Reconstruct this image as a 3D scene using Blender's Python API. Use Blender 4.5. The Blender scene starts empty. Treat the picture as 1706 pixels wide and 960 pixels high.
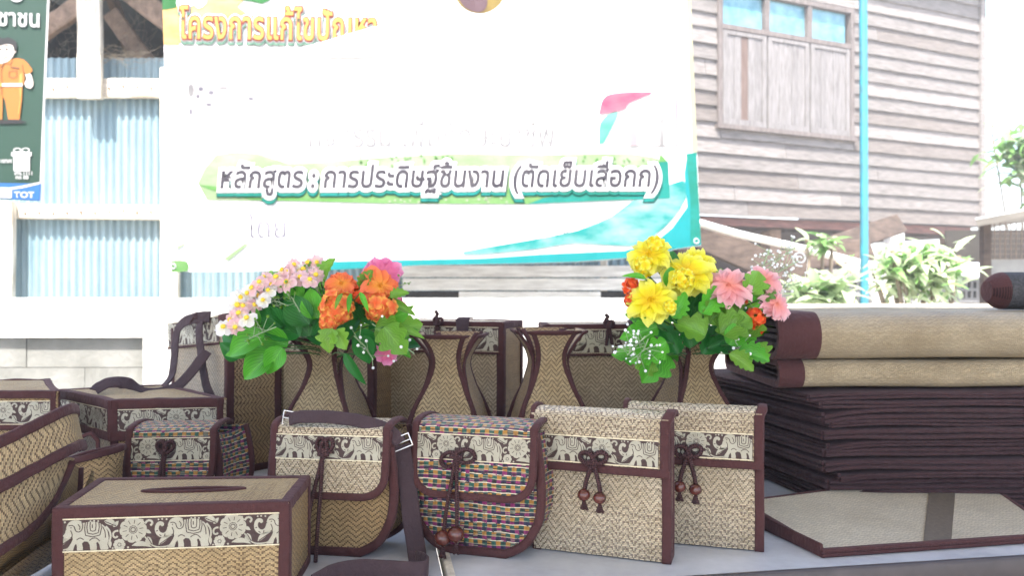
import bpy, math, random
from mathutils import Vector, Matrix, noise as mnoise
from mathutils.geometry import tessellate_polygon
random.seed(7)
V = Vector
SC = bpy.context.scene
COL = SC.collection
# ---------------------------------------------------------------- camera
F = 1340.0          # focal length in photo pixels (1706 wide)
EZ = 1.07           # eye height
TZ = 0.75           # table top height
cam = bpy.data.cameras.new('camera')
cam.sensor_width = 36.0
cam.lens = 36.0 * F / 1706.0
cam.clip_start = 0.02
cam.clip_end = 2000
cam.dof.use_dof = True
cam.dof.focus_distance = 0.95
cam.dof.aperture_fstop = 8.5
camo = bpy.data.objects.new('camera', cam)
camo.location = (0, 0, EZ)
camo.rotation_euler = (math.radians(90), 0, 0)
COL.objects.link(camo)
SC.camera = camo
# ---------------------------------------------------------------- light
SUN_EL, SUN_AZ = 62.0, 200.0      # azimuth: direction the sun is in, clockwise from +Y
w = bpy.data.worlds.new('World'); SC.world = w; w.use_nodes = True
nt = w.node_tree
sky = nt.nodes.new('ShaderNodeTexSky'); sky.sky_type = 'NISHITA'; sky.sun_disc = False
sky.sun_elevation = math.radians(SUN_EL); sky.sun_rotation = math.radians(SUN_AZ)
sky.air_density = 1.0; sky.dust_density = 3.0
nt.links.new(sky.outputs[0], nt.nodes['Background'].inputs[0])
nt.nodes['Background'].inputs[1].default_value = 0.15
sl = bpy.data.lights.new('sun', 'SUN'); sl.energy = 3.4; sl.angle = math.radians(0.5); sl.color = (1, .95, .88)
so = bpy.data.objects.new('sun', sl); COL.objects.link(so)
az, el = math.radians(SUN_AZ), math.radians(SUN_EL)
sd = V((math.sin(az) * math.cos(el), math.cos(az) * math.cos(el), math.sin(el)))
so.rotation_euler = sd.to_track_quat('Z', 'Y').to_euler()
SC.view_settings.view_transform = 'Standard'; SC.view_settings.look = 'None'
SC.view_settings.exposure = 2.35; SC.view_settings.gamma = 1.0
SC.view_settings.use_curve_mapping = False
SC.render.engine = 'CYCLES'
SC.cycles.use_denoising = True
SC.cycles.max_bounces = 8; SC.cycles.diffuse_bounces = 5

# ---------------------------------------------------------------- helpers
def P(px, py, D): return V(((px - 853) * D / F, D, EZ - (py - 480) * D / F))
def T(px, py, dz=0.0):
    D = (EZ - TZ - dz) * F / (py - 480); return P(px, py, D)
Z = V((0, 0, 1))

class NT:
    def __init__(s, m): s.t = m.node_tree; s.l = s.t.links
    def n(s, typ, **k):
        o = s.t.nodes.new(typ)
        for a, b in k.items(): setattr(o, a, b)
        return o
    def m(s, op, a, b=None, c=None):
        o = s.t.nodes.new('ShaderNodeMath'); o.operation = op
        for i, x in enumerate((a, b, c)):
            if x is None: continue
            if isinstance(x, (int, float)): o.inputs[i].default_value = x
            else: s.l.new(x, o.inputs[i])
        return o.outputs[0]
    def mix(s, f, a, b, bt='MIX'):
        o = s.t.nodes.new('ShaderNodeMix'); o.data_type = 'RGBA'; o.blend_type = bt
        for i, x in ((0, f), (6, a), (7, b)):
            if isinstance(x, (int, float)): o.inputs[i].default_value = x
            elif isinstance(x, tuple): o.inputs[i].default_value = x + (1,) if len(x) == 3 else x
            else: s.l.new(x, o.inputs[i])
        return o.outputs[2]
    def noise(s, vec, scale, detail=3, rough=.5):
        o = s.n('ShaderNodeTexNoise'); o.inputs['Scale'].default_value = scale
        o.inputs['Detail'].default_value = detail; o.inputs['Roughness'].default_value = rough
        if vec is not None: s.l.new(vec, o.inputs['Vector'])
        return o.outputs['Fac']
    def bump(s, h, dist, strength=1.0, prev=None):
        o = s.n('ShaderNodeBump'); o.inputs['Distance'].default_value = dist; o.inputs['Strength'].default_value = strength
        s.l.new(h, o.inputs['Height'])
        if prev is not None: s.l.new(prev, o.inputs['Normal'])
        return o.outputs[0]
    def ramp(s, f, stops):
        o = s.n('ShaderNodeValToRGB'); e = o.color_ramp.elements
        while len(e) < len(stops): e.new(.5)
        for i, (p, c) in enumerate(stops): e[i].position = p; e[i].color = c + (1,)
        s.l.new(f, o.inputs[0]); return o.outputs[0]
    def scl(s, vec, x, y, z, rot=(0, 0, 0)):
        o = s.n('ShaderNodeMapping'); o.inputs['Scale'].default_value = (x, y, z); o.inputs['Rotation'].default_value = rot
        s.l.new(vec, o.inputs['Vector']); return o.outputs[0]

def newmat(name, rough=.7, spec=.4, col=(.5, .5, .5)):
    m = bpy.data.materials.new(name); m.use_nodes = True
    b = m.node_tree.nodes['Principled BSDF']
    b.inputs['Base Color'].default_value = col + (1,)
    b.inputs['Roughness'].default_value = rough
    b.inputs['Specular IOR Level'].default_value = spec
    return m, b, NT(m)

def plain(name, col, rough=.7, var=.25, scale=12, bump=.0, bscale=200, spec=.4, metal=0, stretch=None, var2=None, sheen=0, emit=None):
    m, b, t = newmat(name, rough, spec, col)
    tc = t.n('ShaderNodeTexCoord').outputs['Object']
    v = t.scl(tc, *stretch) if stretch else tc
    f = t.noise(v, scale, 5, .6)
    c2 = var2 if var2 else tuple(x * (1 - var) for x in col)
    c1 = tuple(min(1, x * (1 + var * .6)) for x in col)
    f2 = t.m('SUBTRACT', t.m('MULTIPLY', f, 2.4), .7); 
    mx = t.mix(f2, c2, c1); t.l.new(mx, b.inputs['Base Color'])
    b.inputs['Metallic'].default_value = metal
    if sheen: b.inputs['Sheen Weight'].default_value = sheen; b.inputs['Sheen Roughness'].default_value = .4
    if bump: t.l.new(t.bump(t.noise(v, bscale, 3), bump), b.inputs['Normal'])
    return m

def weave(name, light, dark, s=.0016, sv=.0013, per=5, rot=False, rough=.5, mod=4, slope=1, spec=.45):
    """herringbone twill of flat sedge strands in UV metres"""
    m, b, t = newmat(name, rough, spec)
    uv = t.n('ShaderNodeTexCoord').outputs['UV']
    # slight hand-made waviness of the strands
    nz = t.n('ShaderNodeTexNoise'); nz.inputs['Scale'].default_value = 45; nz.inputs['Detail'].default_value = 2
    t.l.new(uv, nz.inputs['Vector'])
    off = t.n('ShaderNodeVectorMath', operation='MULTIPLY_ADD'); t.l.new(nz.outputs['Color'], off.inputs[0])
    off.inputs[1].default_value = (.0022, .0024, 0); t.l.new(uv, off.inputs[2])
    sp = t.n('ShaderNodeSeparateXYZ'); t.l.new(off.outputs[0], sp.inputs[0])
    U, W = (sp.outputs[1], sp.outputs[0]) if rot else (sp.outputs[0], sp.outputs[1])
    u = t.m('DIVIDE', U, s); v = t.m('DIVIDE', W, sv)
    i = t.m('FLOOR', u); j = t.m('FLOOR', v)
    tri = t.m('PINGPONG', i, float(per))
    k = t.m('FLOORED_MODULO', t.m('ADD', j, t.m('MULTIPLY', tri, float(slope))), float(mod))
    dk = t.m('GREATER_THAN', k, mod * .7 - .4)
    fu = t.m('FRACT', u); fv = t.m('FRACT', v)
    pil = t.m('MULTIPLY', t.m('SINE', t.m('MULTIPLY', fv, math.pi)), t.m('ADD', .55, t.m('MULTIPLY', .45, t.m('SINE', t.m('MULTIPLY', fu, math.pi)))))
    cmb = t.n('ShaderNodeCombineXYZ'); t.l.new(t.m('FLOOR', t.m('DIVIDE', i, 2.0)), cmb.inputs[0]); t.l.new(j, cmb.inputs[1])
    wn = t.n('ShaderNodeTexWhiteNoise'); wn.noise_dimensions = '2D'; t.l.new(cmb.outputs[0], wn.inputs['Vector'])
    big = t.noise(uv, 22, 4, .6)
    sv_ = t.scl(uv, 1, 14, 1) if not rot else t.scl(uv, 14, 1, 1)
    streak = t.noise(sv_, 9, 3, .6)
    lite = t.mix(wn.outputs['Value'], tuple(x * .60 for x in light), tuple(min(1, x * 1.22) for x in light))
    lite = t.mix(t.m('MULTIPLY', big, .6), lite, tuple(x * .72 for x in (light[0], light[1] * .93, light[2] * .8)))
    lite = t.mix(t.m('MULTIPLY', t.m('SUBTRACT', streak, .35), .9), lite, tuple(min(1, x * 1.25) for x in light))
    c = t.mix(t.m('MULTIPLY', dk, .97), lite, dark)
    gap = t.m('MULTIPLY', t.m('SUBTRACT', 1.0, t.m('POWER', pil, .45)), .75)
    c = t.mix(gap, c, tuple(x * .4 for x in dark))
    blot = t.m('MULTIPLY', t.m('SUBTRACT', t.noise(uv, 9, 3, .6), .42), 1.6); c = t.mix(blot, c, tuple(x * .8 for x in light), 'MULTIPLY')
    t.l.new(c, b.inputs['Base Color'])
    h = t.m('MULTIPLY', pil, t.m('SUBTRACT', 1.0, t.m('MULTIPLY', dk, .65)))
    t.l.new(t.bump(h, .0012, 1.0), b.inputs['Normal'])
    rr = t.m('ADD', rough - .08, t.m('MULTIPLY', wn.outputs['Value'], .2)); t.l.new(rr, b.inputs['Roughness'])
    return m

def colweave(name, bright=1.0):
    m, b, t = newmat(name, .5, .4)
    uv = t.n('ShaderNodeTexCoord').outputs['UV']
    nz = t.n('ShaderNodeTexNoise'); nz.inputs['Scale'].default_value = 40
    t.l.new(uv, nz.inputs['Vector'])
    off = t.n('ShaderNodeVectorMath', operation='MULTIPLY_ADD'); t.l.new(nz.outputs['Color'], off.inputs[0])
    off.inputs[1].default_value = (.0060, .0040, 0); t.l.new(uv, off.inputs[2])
    sp = t.n('ShaderNodeSeparateXYZ'); t.l.new(off.outputs[0], sp.inputs[0])
    u = t.m('DIVIDE', sp.outputs[0], .0058); v = t.m('DIVIDE', sp.outputs[1], .0052)
    j = t.m('FLOOR', v); fv = t.m('FRACT', v)
    r = t.m('FLOORED_MODULO', j, 2.0)
    sub = t.m('FLOOR', t.m('MULTIPLY', fv, 4.0))
    i = t.m('FLOOR', u); fu = t.m('FRACT', u)
    p = t.m('FLOORED_MODULO', t.m('ADD', i, t.m('FLOOR', t.m('MULTIPLY', j, .5))), 2.0)
    A = t.mix(p, (.38, .03, .19), (.018, .022, .085))
    B = t.mix(p, (.68, .34, .045), (.008, .15, .095))
    c = t.mix(r, A, B)
    c = t.mix(t.m('MULTIPLY', t.noise(uv, 30, 3), .8), c, (.03, .02, .03))
    # every strand a little different
    cmb = t.n('ShaderNodeCombineXYZ'); t.l.new(i, cmb.inputs[0]); t.l.new(t.m('ADD', t.m('MULTIPLY', j, 4.0), sub), cmb.inputs[1])
    wn = t.n('ShaderNodeTexWhiteNoise'); wn.noise_dimensions = '2D'; t.l.new(cmb.outputs[0], wn.inputs['Vector'])
    c = t.mix(t.m('MULTIPLY', t.m('GREATER_THAN', wn.outputs['Value'], .72), .8), c, (.02, .015, .02))
    c = t.mix(t.m('MULTIPLY', t.m('GREATER_THAN', wn.outputs['Value'], .9), .4), c, (.6, .5, .35))
    edge = t.m('GREATER_THAN', t.m('ABSOLUTE', t.m('SUBTRACT', fu, .5)), .40); c = t.mix(t.m('MULTIPLY', edge, .35), c, (.015, .012, .02))
    wl = t.m('MULTIPLY', t.m('LESS_THAN', fv, .2), t.m('SUBTRACT', .85, t.m('MULTIPLY', r, .55)))
    wl = t.m('MULTIPLY', wl, t.m('GREATER_THAN', t.noise(t.scl(uv, 1, 3, 1), 120, 2), .42))
    c = t.mix(wl, c, (.78, .72, .52))
    line = t.m('GREATER_THAN', t.m('FRACT', t.m('MULTIPLY', fv, 4.0)), .78)
    c = t.mix(t.m('MULTIPLY', line, .6), c, (.02, .012, .015))
    t.l.new(c, b.inputs['Base Color'])
    h = t.m('MULTIPLY', t.m('SINE', t.m('MULTIPLY', fu, math.pi)), t.m('SINE', t.m('MULTIPLY', t.m('FRACT', t.m('MULTIPLY', fv, 4.0)), math.pi)))
    t.l.new(t.bump(h, .0009, .9), b.inputs['Normal'])
    return m

def fabric(name, col, rough=.85, s=.0006, sheen=.10, stitch=False):
    m, b, t = newmat(name, rough, .25)
    o = t.n('ShaderNodeTexCoord').outputs['Object']
    n1 = t.noise(o, 40, 4); n2 = t.noise(o, 900, 2)
    c = t.mix(n1, tuple(x * .7 for x in col), tuple(x * 1.35 for x in col))
    c = t.mix(t.m('MULTIPLY', n2, .4), c, tuple(min(1, x * 1.7 + .01) for x in col))
    t.l.new(c, b.inputs['Base Color'])
    b1 = t.bump(t.noise(o, 1 / s, 2), .0003, .6)
    if stitch:      # machine stitching along both edges and puckers across the tape
        sp = t.n('ShaderNodeSeparateXYZ'); t.l.new(t.n('ShaderNodeTexCoord').outputs['UV'], sp.inputs[0])
        pv = t.m('PINGPONG', sp.outputs[1], .25)
        near = t.m('LESS_THAN', t.m('ABSOLUTE', t.m('SUBTRACT', pv, .125)), .014)
        dash = t.m('LESS_THAN', t.m('FRACT', t.m('DIVIDE', sp.outputs[0], .0032)), .68)
        sm = t.m('MULTIPLY', near, dash); c2 = t.mix(t.m('MULTIPLY', sm, .75), c, tuple(x * .25 for x in col)); t.l.new(c2, b.inputs['Base Color'])
        pk = t.noise(t.scl(t.n('ShaderNodeTexCoord').outputs['UV'], 260, 1.2, 1), 1, 2)
        b1 = t.bump(t.m('SUBTRACT', pk, sm), .0010, .6, b1)
    b2 = t.bump(t.noise(o, 70, 4, .65), .0042, .8, b1)
    t.l.new(b2, b.inputs['Normal'])
    b.inputs['Sheen Weight'].default_value = sheen; b.inputs['Sheen Tint'].default_value = (.7, .5, .5, 1)
    return m

def petalmat(name, base, mid, tip, trans=.35):
    m, b, t = newmat(name, .55, .25)
    uv = t.n('ShaderNodeTexCoord').outputs['UV']; sp = t.n('ShaderNodeSeparateXYZ'); t.l.new(uv, sp.inputs[0])
    n = t.noise(t.n('ShaderNodeTexCoord').outputs['Object'], 60, 3)
    f = t.m('ADD', sp.outputs[1], t.m('MULTIPLY', t.m('SUBTRACT', n, .5), .5))
    c = t.ramp(f, [(0, base), (.5, mid), (1, tip)])
    vein = t.noise(t.scl(uv, 60, 2, 1), 3, 2)
    c = t.mix(t.m('MULTIPLY', vein, .25), c, tuple(x * .6 for x in mid))
    t.l.new(c, b.inputs['Base Color'])
    tr = t.n('ShaderNodeBsdfTranslucent'); t.l.new(c, tr.inputs[0])
    ms = t.n('ShaderNodeMixShader'); ms.inputs[0].default_value = trans
    t.l.new(b.outputs[0], ms.inputs[1]); t.l.new(tr.outputs[0], ms.inputs[2])
    t.l.new(ms.outputs[0], t.t.nodes['Material Output'].inputs[0])
    return m

def leafmat(name, a, bcol, trans=.35, rough=.42, vcol=None):
    m, b, t = newmat(name, rough, .45)
    tc = t.n('ShaderNodeTexCoord'); uv = tc.outputs['UV']; sp = t.n('ShaderNodeSeparateXYZ'); t.l.new(uv, sp.inputs[0])
    n = t.noise(tc.outputs['Object'], 3, 4)
    c = t.mix(n, a, bcol)
    rn = t.n('ShaderNodeObjectInfo').outputs['Random']; c = t.mix(t.m('MULTIPLY', rn, .5), c, tuple(x * .35 for x in a)); c = t.mix(t.m('MULTIPLY', t.m('SUBTRACT', sp.outputs[1], .4), .5), c, tuple(min(1, x * 1.5 + .01) for x in bcol))
    # side veins: slanted lines from the midrib
    ab = t.m('ABSOLUTE', sp.outputs[0])
    ph = t.m('FRACT', t.m('MULTIPLY', t.m('SUBTRACT', sp.outputs[1], t.m('MULTIPLY', ab, .8)), 6.0))
    vn = t.m('LESS_THAN', t.m('ABSOLUTE', t.m('SUBTRACT', ph, .5)), .06)
    mid = t.m('LESS_THAN', ab, .03)
    vf = t.m('MULTIPLY', t.m('MAXIMUM', vn, mid), .3)
    c = t.mix(vf, c, vcol or tuple(min(1, x * 1.9 + .02) for x in bcol)); t.l.new(c, b.inputs['Base Color'])
    t.l.new(t.bump(vf, .0006, .8), b.inputs['Normal'])
    tr = t.n('ShaderNodeBsdfTranslucent'); t.l.new(c, tr.inputs[0])
    ms = t.n('ShaderNodeMixShader'); ms.inputs[0].default_value = trans
    t.l.new(b.outputs[0], ms.inputs[1]); t.l.new(tr.outputs[0], ms.inputs[2])
    t.l.new(ms.outputs[0], t.t.nodes['Material Output'].inputs[0])
    return m

class MB:
    def __init__(s): s.v = []; s.f = []; s.u = []
    def face(s, pts, uvs=None):
        n = len(s.v); s.v += [V(p) for p in pts]; s.f.append(list(range(n, n + len(pts))))
        s.u.append(uvs or [(p[0], p[2]) for p in pts])
    def grid(s, G, UV=None, cu=False, flip=False):
        n = len(s.v); R = len(G); C = len(G[0])
        for r in G: s.v += [V(p) for p in r]
        for i in range(R - 1):
            for j in range(C if cu else C - 1):
                j2 = (j + 1) % C
                q = [n + i * C + j, n + i * C + j2, n + (i + 1) * C + j2, n + (i + 1) * C + j]
                if UV: uq = [UV[i][j], UV[i][j + 1 if cu else j2], UV[i + 1][j + 1 if cu else j2], UV[i + 1][j]]
                else: uq = [(s.v[a][0], s.v[a][2]) for a in q]
                if flip: q.reverse(); uq = uq[::-1]
                s.f.append(q); s.u.append(uq)
    def slab(s, out, fr, t, n0=0.0, holes=None):
        """polygon extruded from n0 (back) to n0+t (front) along the frame normal; UV = frame metres"""
        polys = [out] + (holes or [])
        flat = [p for q in polys for p in q]
        tris = tessellate_polygon([[V((p[0], p[1], 0)) for p in q] for q in polys])
        for off, rev in ((n0 + t, False), (n0, True)):
            b = len(s.v); s.v += [fr(p[0], p[1], off) for p in flat]
            for tr in tris:
                a, c, d = [flat[x] for x in tr]
                area = (c[0] - a[0]) * (d[1] - a[1]) - (d[0] - a[0]) * (c[1] - a[1])
                tt = list(tr) if (area > 0) != rev else list(tr)[::-1]
                s.f.append([b + x for x in tt]); s.u.append([flat[x] for x in tt])
        for qi, q in enumerate(polys):
            m = len(q)
            ar = sum(q[i][0] * q[(i + 1) % m][1] - q[(i + 1) % m][0] * q[i][1] for i in range(m))
            for i in range(m):
                p0, p1 = q[i], q[(i + 1) % m]
                if (ar < 0) != (qi > 0): p0, p1 = p1, p0
                s.face([fr(*p0, n0), fr(*p1, n0), fr(*p1, n0 + t), fr(*p0, n0 + t)],
                       [p0, p1, (p1[0], p1[1] + t), (p0[0], p0[1] + t)])
        return s
    def rect(s, fr, u0, v0, u1, v1, t, n0=0.0): return s.slab([(u0, v0), (u1, v0), (u1, v1), (u0, v1)], fr, t, n0)
    def box(s, c, sx, sy, sz, rz=0):
        fr = Fr(V(c) + V((0, 0, -sz / 2)), V((math.cos(rz), math.sin(rz), 0)), Z)
        return s.rect(fr, -sx / 2, 0, sx / 2, sz, sy, -sy / 2)
    def sweep(s, pts, nrm, w, t, closed=False, k=12, e=3.2, wob=0.0, taper=None):
        """rounded-rectangle section swept along pts; nrm = thickness direction"""
        n = len(pts); pts = [V(p) for p in pts]; G = []; UVs = []; L = 0
        N = nrm if isinstance(nrm, list) else [nrm] * n
        for i in range(n):
            a = pts[i - 1] if (i > 0 or closed) else None
            b = pts[(i + 1) % n] if (i < n - 1 or closed) else None
            t0 = (pts[i] - a).normalized() if a is not None else None
            t1 = (b - pts[i]).normalized() if b is not None else None
            if t0 is None: t0 = t1
            if t1 is None: t1 = t0
            tn = (t0 + t1)
            tn = tn.normalized() if tn.length > 1e-6 else t1
            nn = V(N[i]); nn = (nn - tn * nn.dot(tn))
            nn = nn.normalized() if nn.length > 1e-6 else tn.orthogonal().normalized()
            W = tn.cross(nn).normalized()
            sc = 1 / max(.62, t0.dot(tn)); 
            c = pts[i].copy()
            if wob: c += nn * wob * mnoise.noise(pts[i] * 60) + W * wob * mnoise.noise(pts[i] * 50 + V((9, 3, 1)))
            tw = taper[i] if taper else 1
            row = []
            for q in range(k):
                an = 2 * math.pi * q / k; ca, sa = math.cos(an), math.sin(an)
                x = math.copysign(abs(ca) ** (2 / e), ca) * w / 2 * sc * tw; y = math.copysign(abs(sa) ** (2 / e), sa) * t / 2 * tw
                row.append(c + W * x + nn * y)
            if i: L += (pts[i] - pts[i - 1]).length
            G.append(row); UVs.append([(L, q / k) for q in range(k + 1)])
        if closed: G.append(G[0]); L += (pts[0] - pts[-1]).length; UVs.append([(L, q / k) for q in range(k + 1)])
        s.grid(G, UVs, cu=True, flip=True)
        if not closed:
            s.face(list(G[0]), [(0, 0)] * k); s.face(list(reversed(G[-1])), [(0, 0)] * k)
        return s
    def tube(s, pts, r, k=8, closed=False, taper=None):
        pts = [V(p) for p in pts]
        d = (pts[1] - pts[0]); N = []; nn = d.orthogonal().normalized()
        for i in range(len(pts)):
            a = pts[max(0, i - 1)]; b = pts[min(len(pts) - 1, i + 1)]; tt = (b - a).normalized()
            nn = (nn - tt * nn.dot(tt)); nn = nn.normalized() if nn.length > 1e-6 else tt.orthogonal().normalized(); N.append(nn.copy())
        return s.sweep(pts, N, 2 * r, 2 * r, closed, k, 2.0, 0, taper)
    def sphere(s, c, r, k=14, sx=1, sy=1, sz=1, jit=0):
        G = []; U = []
        for i in range(k // 2 + 1):
            a = math.pi * i / (k // 2); row = []
            for j in range(k):
                b = 2 * math.pi * j / k
                d = V((math.sin(a) * math.cos(b) * sx, math.sin(a) * math.sin(b) * sy, math.cos(a) * sz))
                rr = r * (1 + (jit * mnoise.noise(d * 2.2 + V(c) * 9) if jit else 0))
                row.append(V(c) + d * rr)
            G.append(row); U.append([(j / k, i / (k // 2)) for j in range(k + 1)])
        s.grid(G, U, cu=True, flip=True); return s
    def mesh(s, name, m, smooth=False, org=None):
        me = bpy.data.meshes.new(name)
        me.from_pydata([tuple(p - org) if org is not None else tuple(p) for p in s.v], [], s.f)
        uvl = me.uv_layers.new(name='uv'); k = 0; dat = []
        for u in s.u:
            for q in u: dat += [q[0], q[1]]
        uvl.data.foreach_set('uv', dat)
        if m: me.materials.append(m)
        if smooth: me.polygons.foreach_set('use_smooth', [True] * len(me.polygons))
        me.update(); return me
    def build(s, name, m, parent=None, smooth=False, world=False):
        """world=True: vertices are in world space, parent is an unrotated Empty (or its unrotated part)"""
        org = None
        if world and parent is not None:
            r = parent; org = V((0, 0, 0))
            while r is not None: org += r.location; r = r.parent
        o = bpy.data.objects.new(name, s.mesh(name, m, smooth, org)); COL.objects.link(o); o.parent = parent
        return o

class Fr:
    def __init__(s, O, U, W): s.O = V(O); s.U = V(U).normalized(); s.V = V(W).normalized(); s.N = s.U.cross(s.V).normalized(); s.V = s.N.cross(s.U).normalized()
    def __call__(s, u, v, n=0.0): return s.O + s.U * u + s.V * v + s.N * n

def tag(o, label=None, cat=None, group=None, kind=None):
    if label: o['label'] = label
    if cat: o['category'] = cat
    if group: o['group'] = group
    if kind: o['kind'] = kind
    return o
def thing(name, label, cat, loc=(0, 0, 0), rz=0, group=None):
    o = bpy.data.objects.new(name, None); o.empty_display_size = .05; COL.objects.link(o)
    o.location = loc; o.rotation_euler = (0, 0, rz); return tag(o, label, cat, group)
def copy_tree(o, parent=None):
    c = o.copy(); COL.objects.link(c); c.parent = parent
    for ch in list(o.children): copy_tree(ch, c)
    return c
def child(name, src, parent, loc=(0, 0, 0), rot=(0, 0, 0), sc=(1, 1, 1)):
    o = bpy.data.objects.new(name, src); COL.objects.link(o); o.parent = parent
    o.location = loc; o.rotation_euler = rot; o.scale = sc if not isinstance(sc, (int, float)) else (sc,) * 3; return o
def cr(pts, n=6, closed=False):
    """Catmull-Rom through pts (tuples of any length)"""
    out = []; m = len(pts); pts = [tuple(p) for p in pts]
    for i in range(m if closed else m - 1):
        p = [pts[(i + k) % m] if closed else pts[min(max(i + k, 0), m - 1)] for k in (-1, 0, 1, 2)]
        for j in range(n):
            t = j / n
            out.append(tuple(.5 * (2 * b + (c - a) * t + (2 * a - 5 * b + 4 * c - d) * t * t + (3 * b - a - 3 * c + d) * t ** 3) for a, b, c, d in zip(*p)))
    if not closed: out.append(pts[-1])
    return out
# ---------------------------------------------------------------- materials
M = {}
BR = (.046, .0155, .016)
M['tape'] = fabric('brown_cotton_binding', BR, stitch=True)
M['tape2'] = fabric('dark_brown_webbing', (.034, .020, .024), .8)
def cordmat():
    m, b, t = newmat('brown_braided_cord', .7, .3)
    uv = t.n('ShaderNodeTexCoord').outputs['UV']; sp = t.n('ShaderNodeSeparateXYZ'); t.l.new(uv, sp.inputs[0])
    a = t.m('SINE', t.m('MULTIPLY', t.m('ADD', sp.outputs[0], t.m('MULTIPLY', sp.outputs[1], .0052)), 2 * math.pi / .0026))
    a2 = t.m('SINE', t.m('MULTIPLY', t.m('SUBTRACT', sp.outputs[0], t.m('MULTIPLY', sp.outputs[1], .0052)), 2 * math.pi / .0026))
    h = t.m('MAXIMUM', a, a2); c = t.mix(t.m('MULTIPLY_ADD', h, .5, .5), (.012, .005, .006), (.075, .032, .034))
    t.l.new(c, b.inputs['Base Color']); t.l.new(t.bump(h, .0008, 1.0), b.inputs['Normal']); return m
M['cord'] = cordmat()
M['felt'] = fabric('dark_brown_backing_cloth', (.030, .014, .017), .9)
M['w1'] = weave('pale_sedge_herringbone', (.68, .52, .29), (.15, .088, .038), .0019, .0014)
M['w2'] = weave('fine_silvery_sedge_herringbone', (.72, .62, .45), (.15, .10, .06), .0016, .0020, 6, rough=.30, spec=.8)
M['w3'] = weave('brown_and_shaded_sedge_herringbone', (.54, .38, .19), (.11, .062, .026), .0020, .0016, 5)  # browner weave; on sides and gussets the dark tone paints their shade
M['w4'] = weave('shaded_sedge_sideways_herringbone', (.52, .36, .19), (.10, .056, .025), .0022, .0018, 7, rot=True)  # tote sides: darker tone than the front, shade put into the colour
M['w5'] = weave('grey_tan_sedge_herringbone', (.62, .50, .34), (.14, .095, .055), .0017, .0020, 6, rough=.36, spec=.6)
M['wm'] = weave('fine_ribbed_mat_sedge', (.50, .41, .27), (.32, .25, .155), .0030, .0016, 2, rough=.36, spec=.6)
M['cw'] = colweave('many_coloured_sedge_weave')
M['rib'] = fabric('brocade_ground', (.042, .024, .022), .6, .0005, .1)
def motifmat():
    m, b, t = newmat('pale_gold_brocade_thread', .38, .5)
    uv = t.n('ShaderNodeTexCoord').outputs['UV']; sp = t.n('ShaderNodeSeparateXYZ'); t.l.new(uv, sp.inputs[0])
    st = t.m('FRACT', t.m('MULTIPLY', sp.outputs[1], 1400.0)); st = t.m('SINE', t.m('MULTIPLY', st, math.pi))
    n = t.noise(uv, 60, 3)
    c = t.mix(n, (.34, .32, .24), (.52, .50, .41)); c = t.mix(t.m('MULTIPLY', t.m('SUBTRACT', 1.0, st), .6), c, (.15, .125, .085))
    t.l.new(c, b.inputs['Base Color']); b.inputs['Metallic'].default_value = .45
    t.l.new(t.bump(st, .0002, .7), b.inputs['Normal']); return m
M['motif'] = motifmat()
M['thread'] = plain('cream_edge_thread', (.62, .55, .38), .6, .2, 300)
M['bead'] = plain('polished_dark_wood_bead', (.085, .02, .014), .22, .5, 60, spec=.6)
M['steel'] = plain('bright_steel_buckle', (.55, .55, .56), .3, .1, 50, metal=1)
M['inner'] = fabric('dark_roll_hollow', (.02, .012, .014), .9)  # near-black inner folds paint the dark of the hollow rolls

# ---------------------------------------------------------------- brocade ribbon with elephants
def _e(x, y): return ((x - 385) / 187.0, (445 - y) / 187.0)
ELE = [_e(*p) for p in cr([(745,355),(728,366),(705,380),(678,382),(650,368),(634,342),(634,312),(644,290),(662,280),(682,286),(688,302),(676,312),(666,304),(658,310),(656,328),(666,346),(684,352),(700,340),(707,318),(712,294),(724,272),(744,260),(770,257),(794,264),(808,275),(842,269),(886,272),(920,288),(942,312),(953,345),(956,380),(949,410)], 3)] + \
      [_e(*p) for p in [(956,436),(950,443),(910,443),(906,430),(903,412),(892,394),(884,400),(888,425),(886,443),(850,443),(848,428),(846,410),(836,392),(815,388),(801,400),(806,425),(806,443),(772,443),(772,418),(767,400),(757,414),(752,432),(748,443),(708,443),(712,432),(724,418),(738,396),(748,374)]]
def circ(cx, cy, r, n=12, a0=0): return [(cx + r * math.cos(a0 + 2 * math.pi * i / n), cy + r * math.sin(a0 + 2 * math.pi * i / n)) for i in range(n)]
def petal2(cx, cy, a, r0, r1, wd):
    out = []
    for t, q in ((0, .3), (.35, .72), (.7, 1.0), (.9, .82), (1.0, .35)): out.append((r0 + (r1 - r0) * t, q * wd))
    pts = out + [(x, -y) for x, y in reversed(out)]
    return [(cx + x * math.cos(a) - y * math.sin(a), cy + x * math.sin(a) + y * math.cos(a)) for x, y in pts]
def leaf2(x0, y0, x1, y1, wd, bend=0.0, n=7):
    dx, dy = x1 - x0, y1 - y0; L = math.hypot(dx, dy); nx, ny = -dy / L, dx / L; a = []; b = []
    for i in range(n + 1):
        t = i / n; h = wd * math.sin(math.pi * t ** .8) * (1 if i < n else 0); c = bend * math.sin(math.pi * t)
        a.append((x0 + dx * t + nx * (c + h), y0 + dy * t + ny * (c + h))); b.append((x0 + dx * t + nx * (c - h), y0 + dy * t + ny * (c - h)))
    return a[:-1] + [a[-1]] + b[-2:0:-1]
def line2(pts, wd):
    q = []
    for i in range(len(pts) - 1):
        (x0, y0), (x1, y1) = pts[i], pts[i + 1]; dx, dy = x1 - x0, y1 - y0; L = math.hypot(dx, dy) or 1; nx, ny = -dy / L * wd, dx / L * wd
        q.append([(x0 + nx, y0 + ny), (x0 - nx, y0 - ny), (x1 - nx, y1 - ny), (x1 + nx, y1 + ny)])
    return q
UNIT_W = 595 / 187.0
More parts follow.
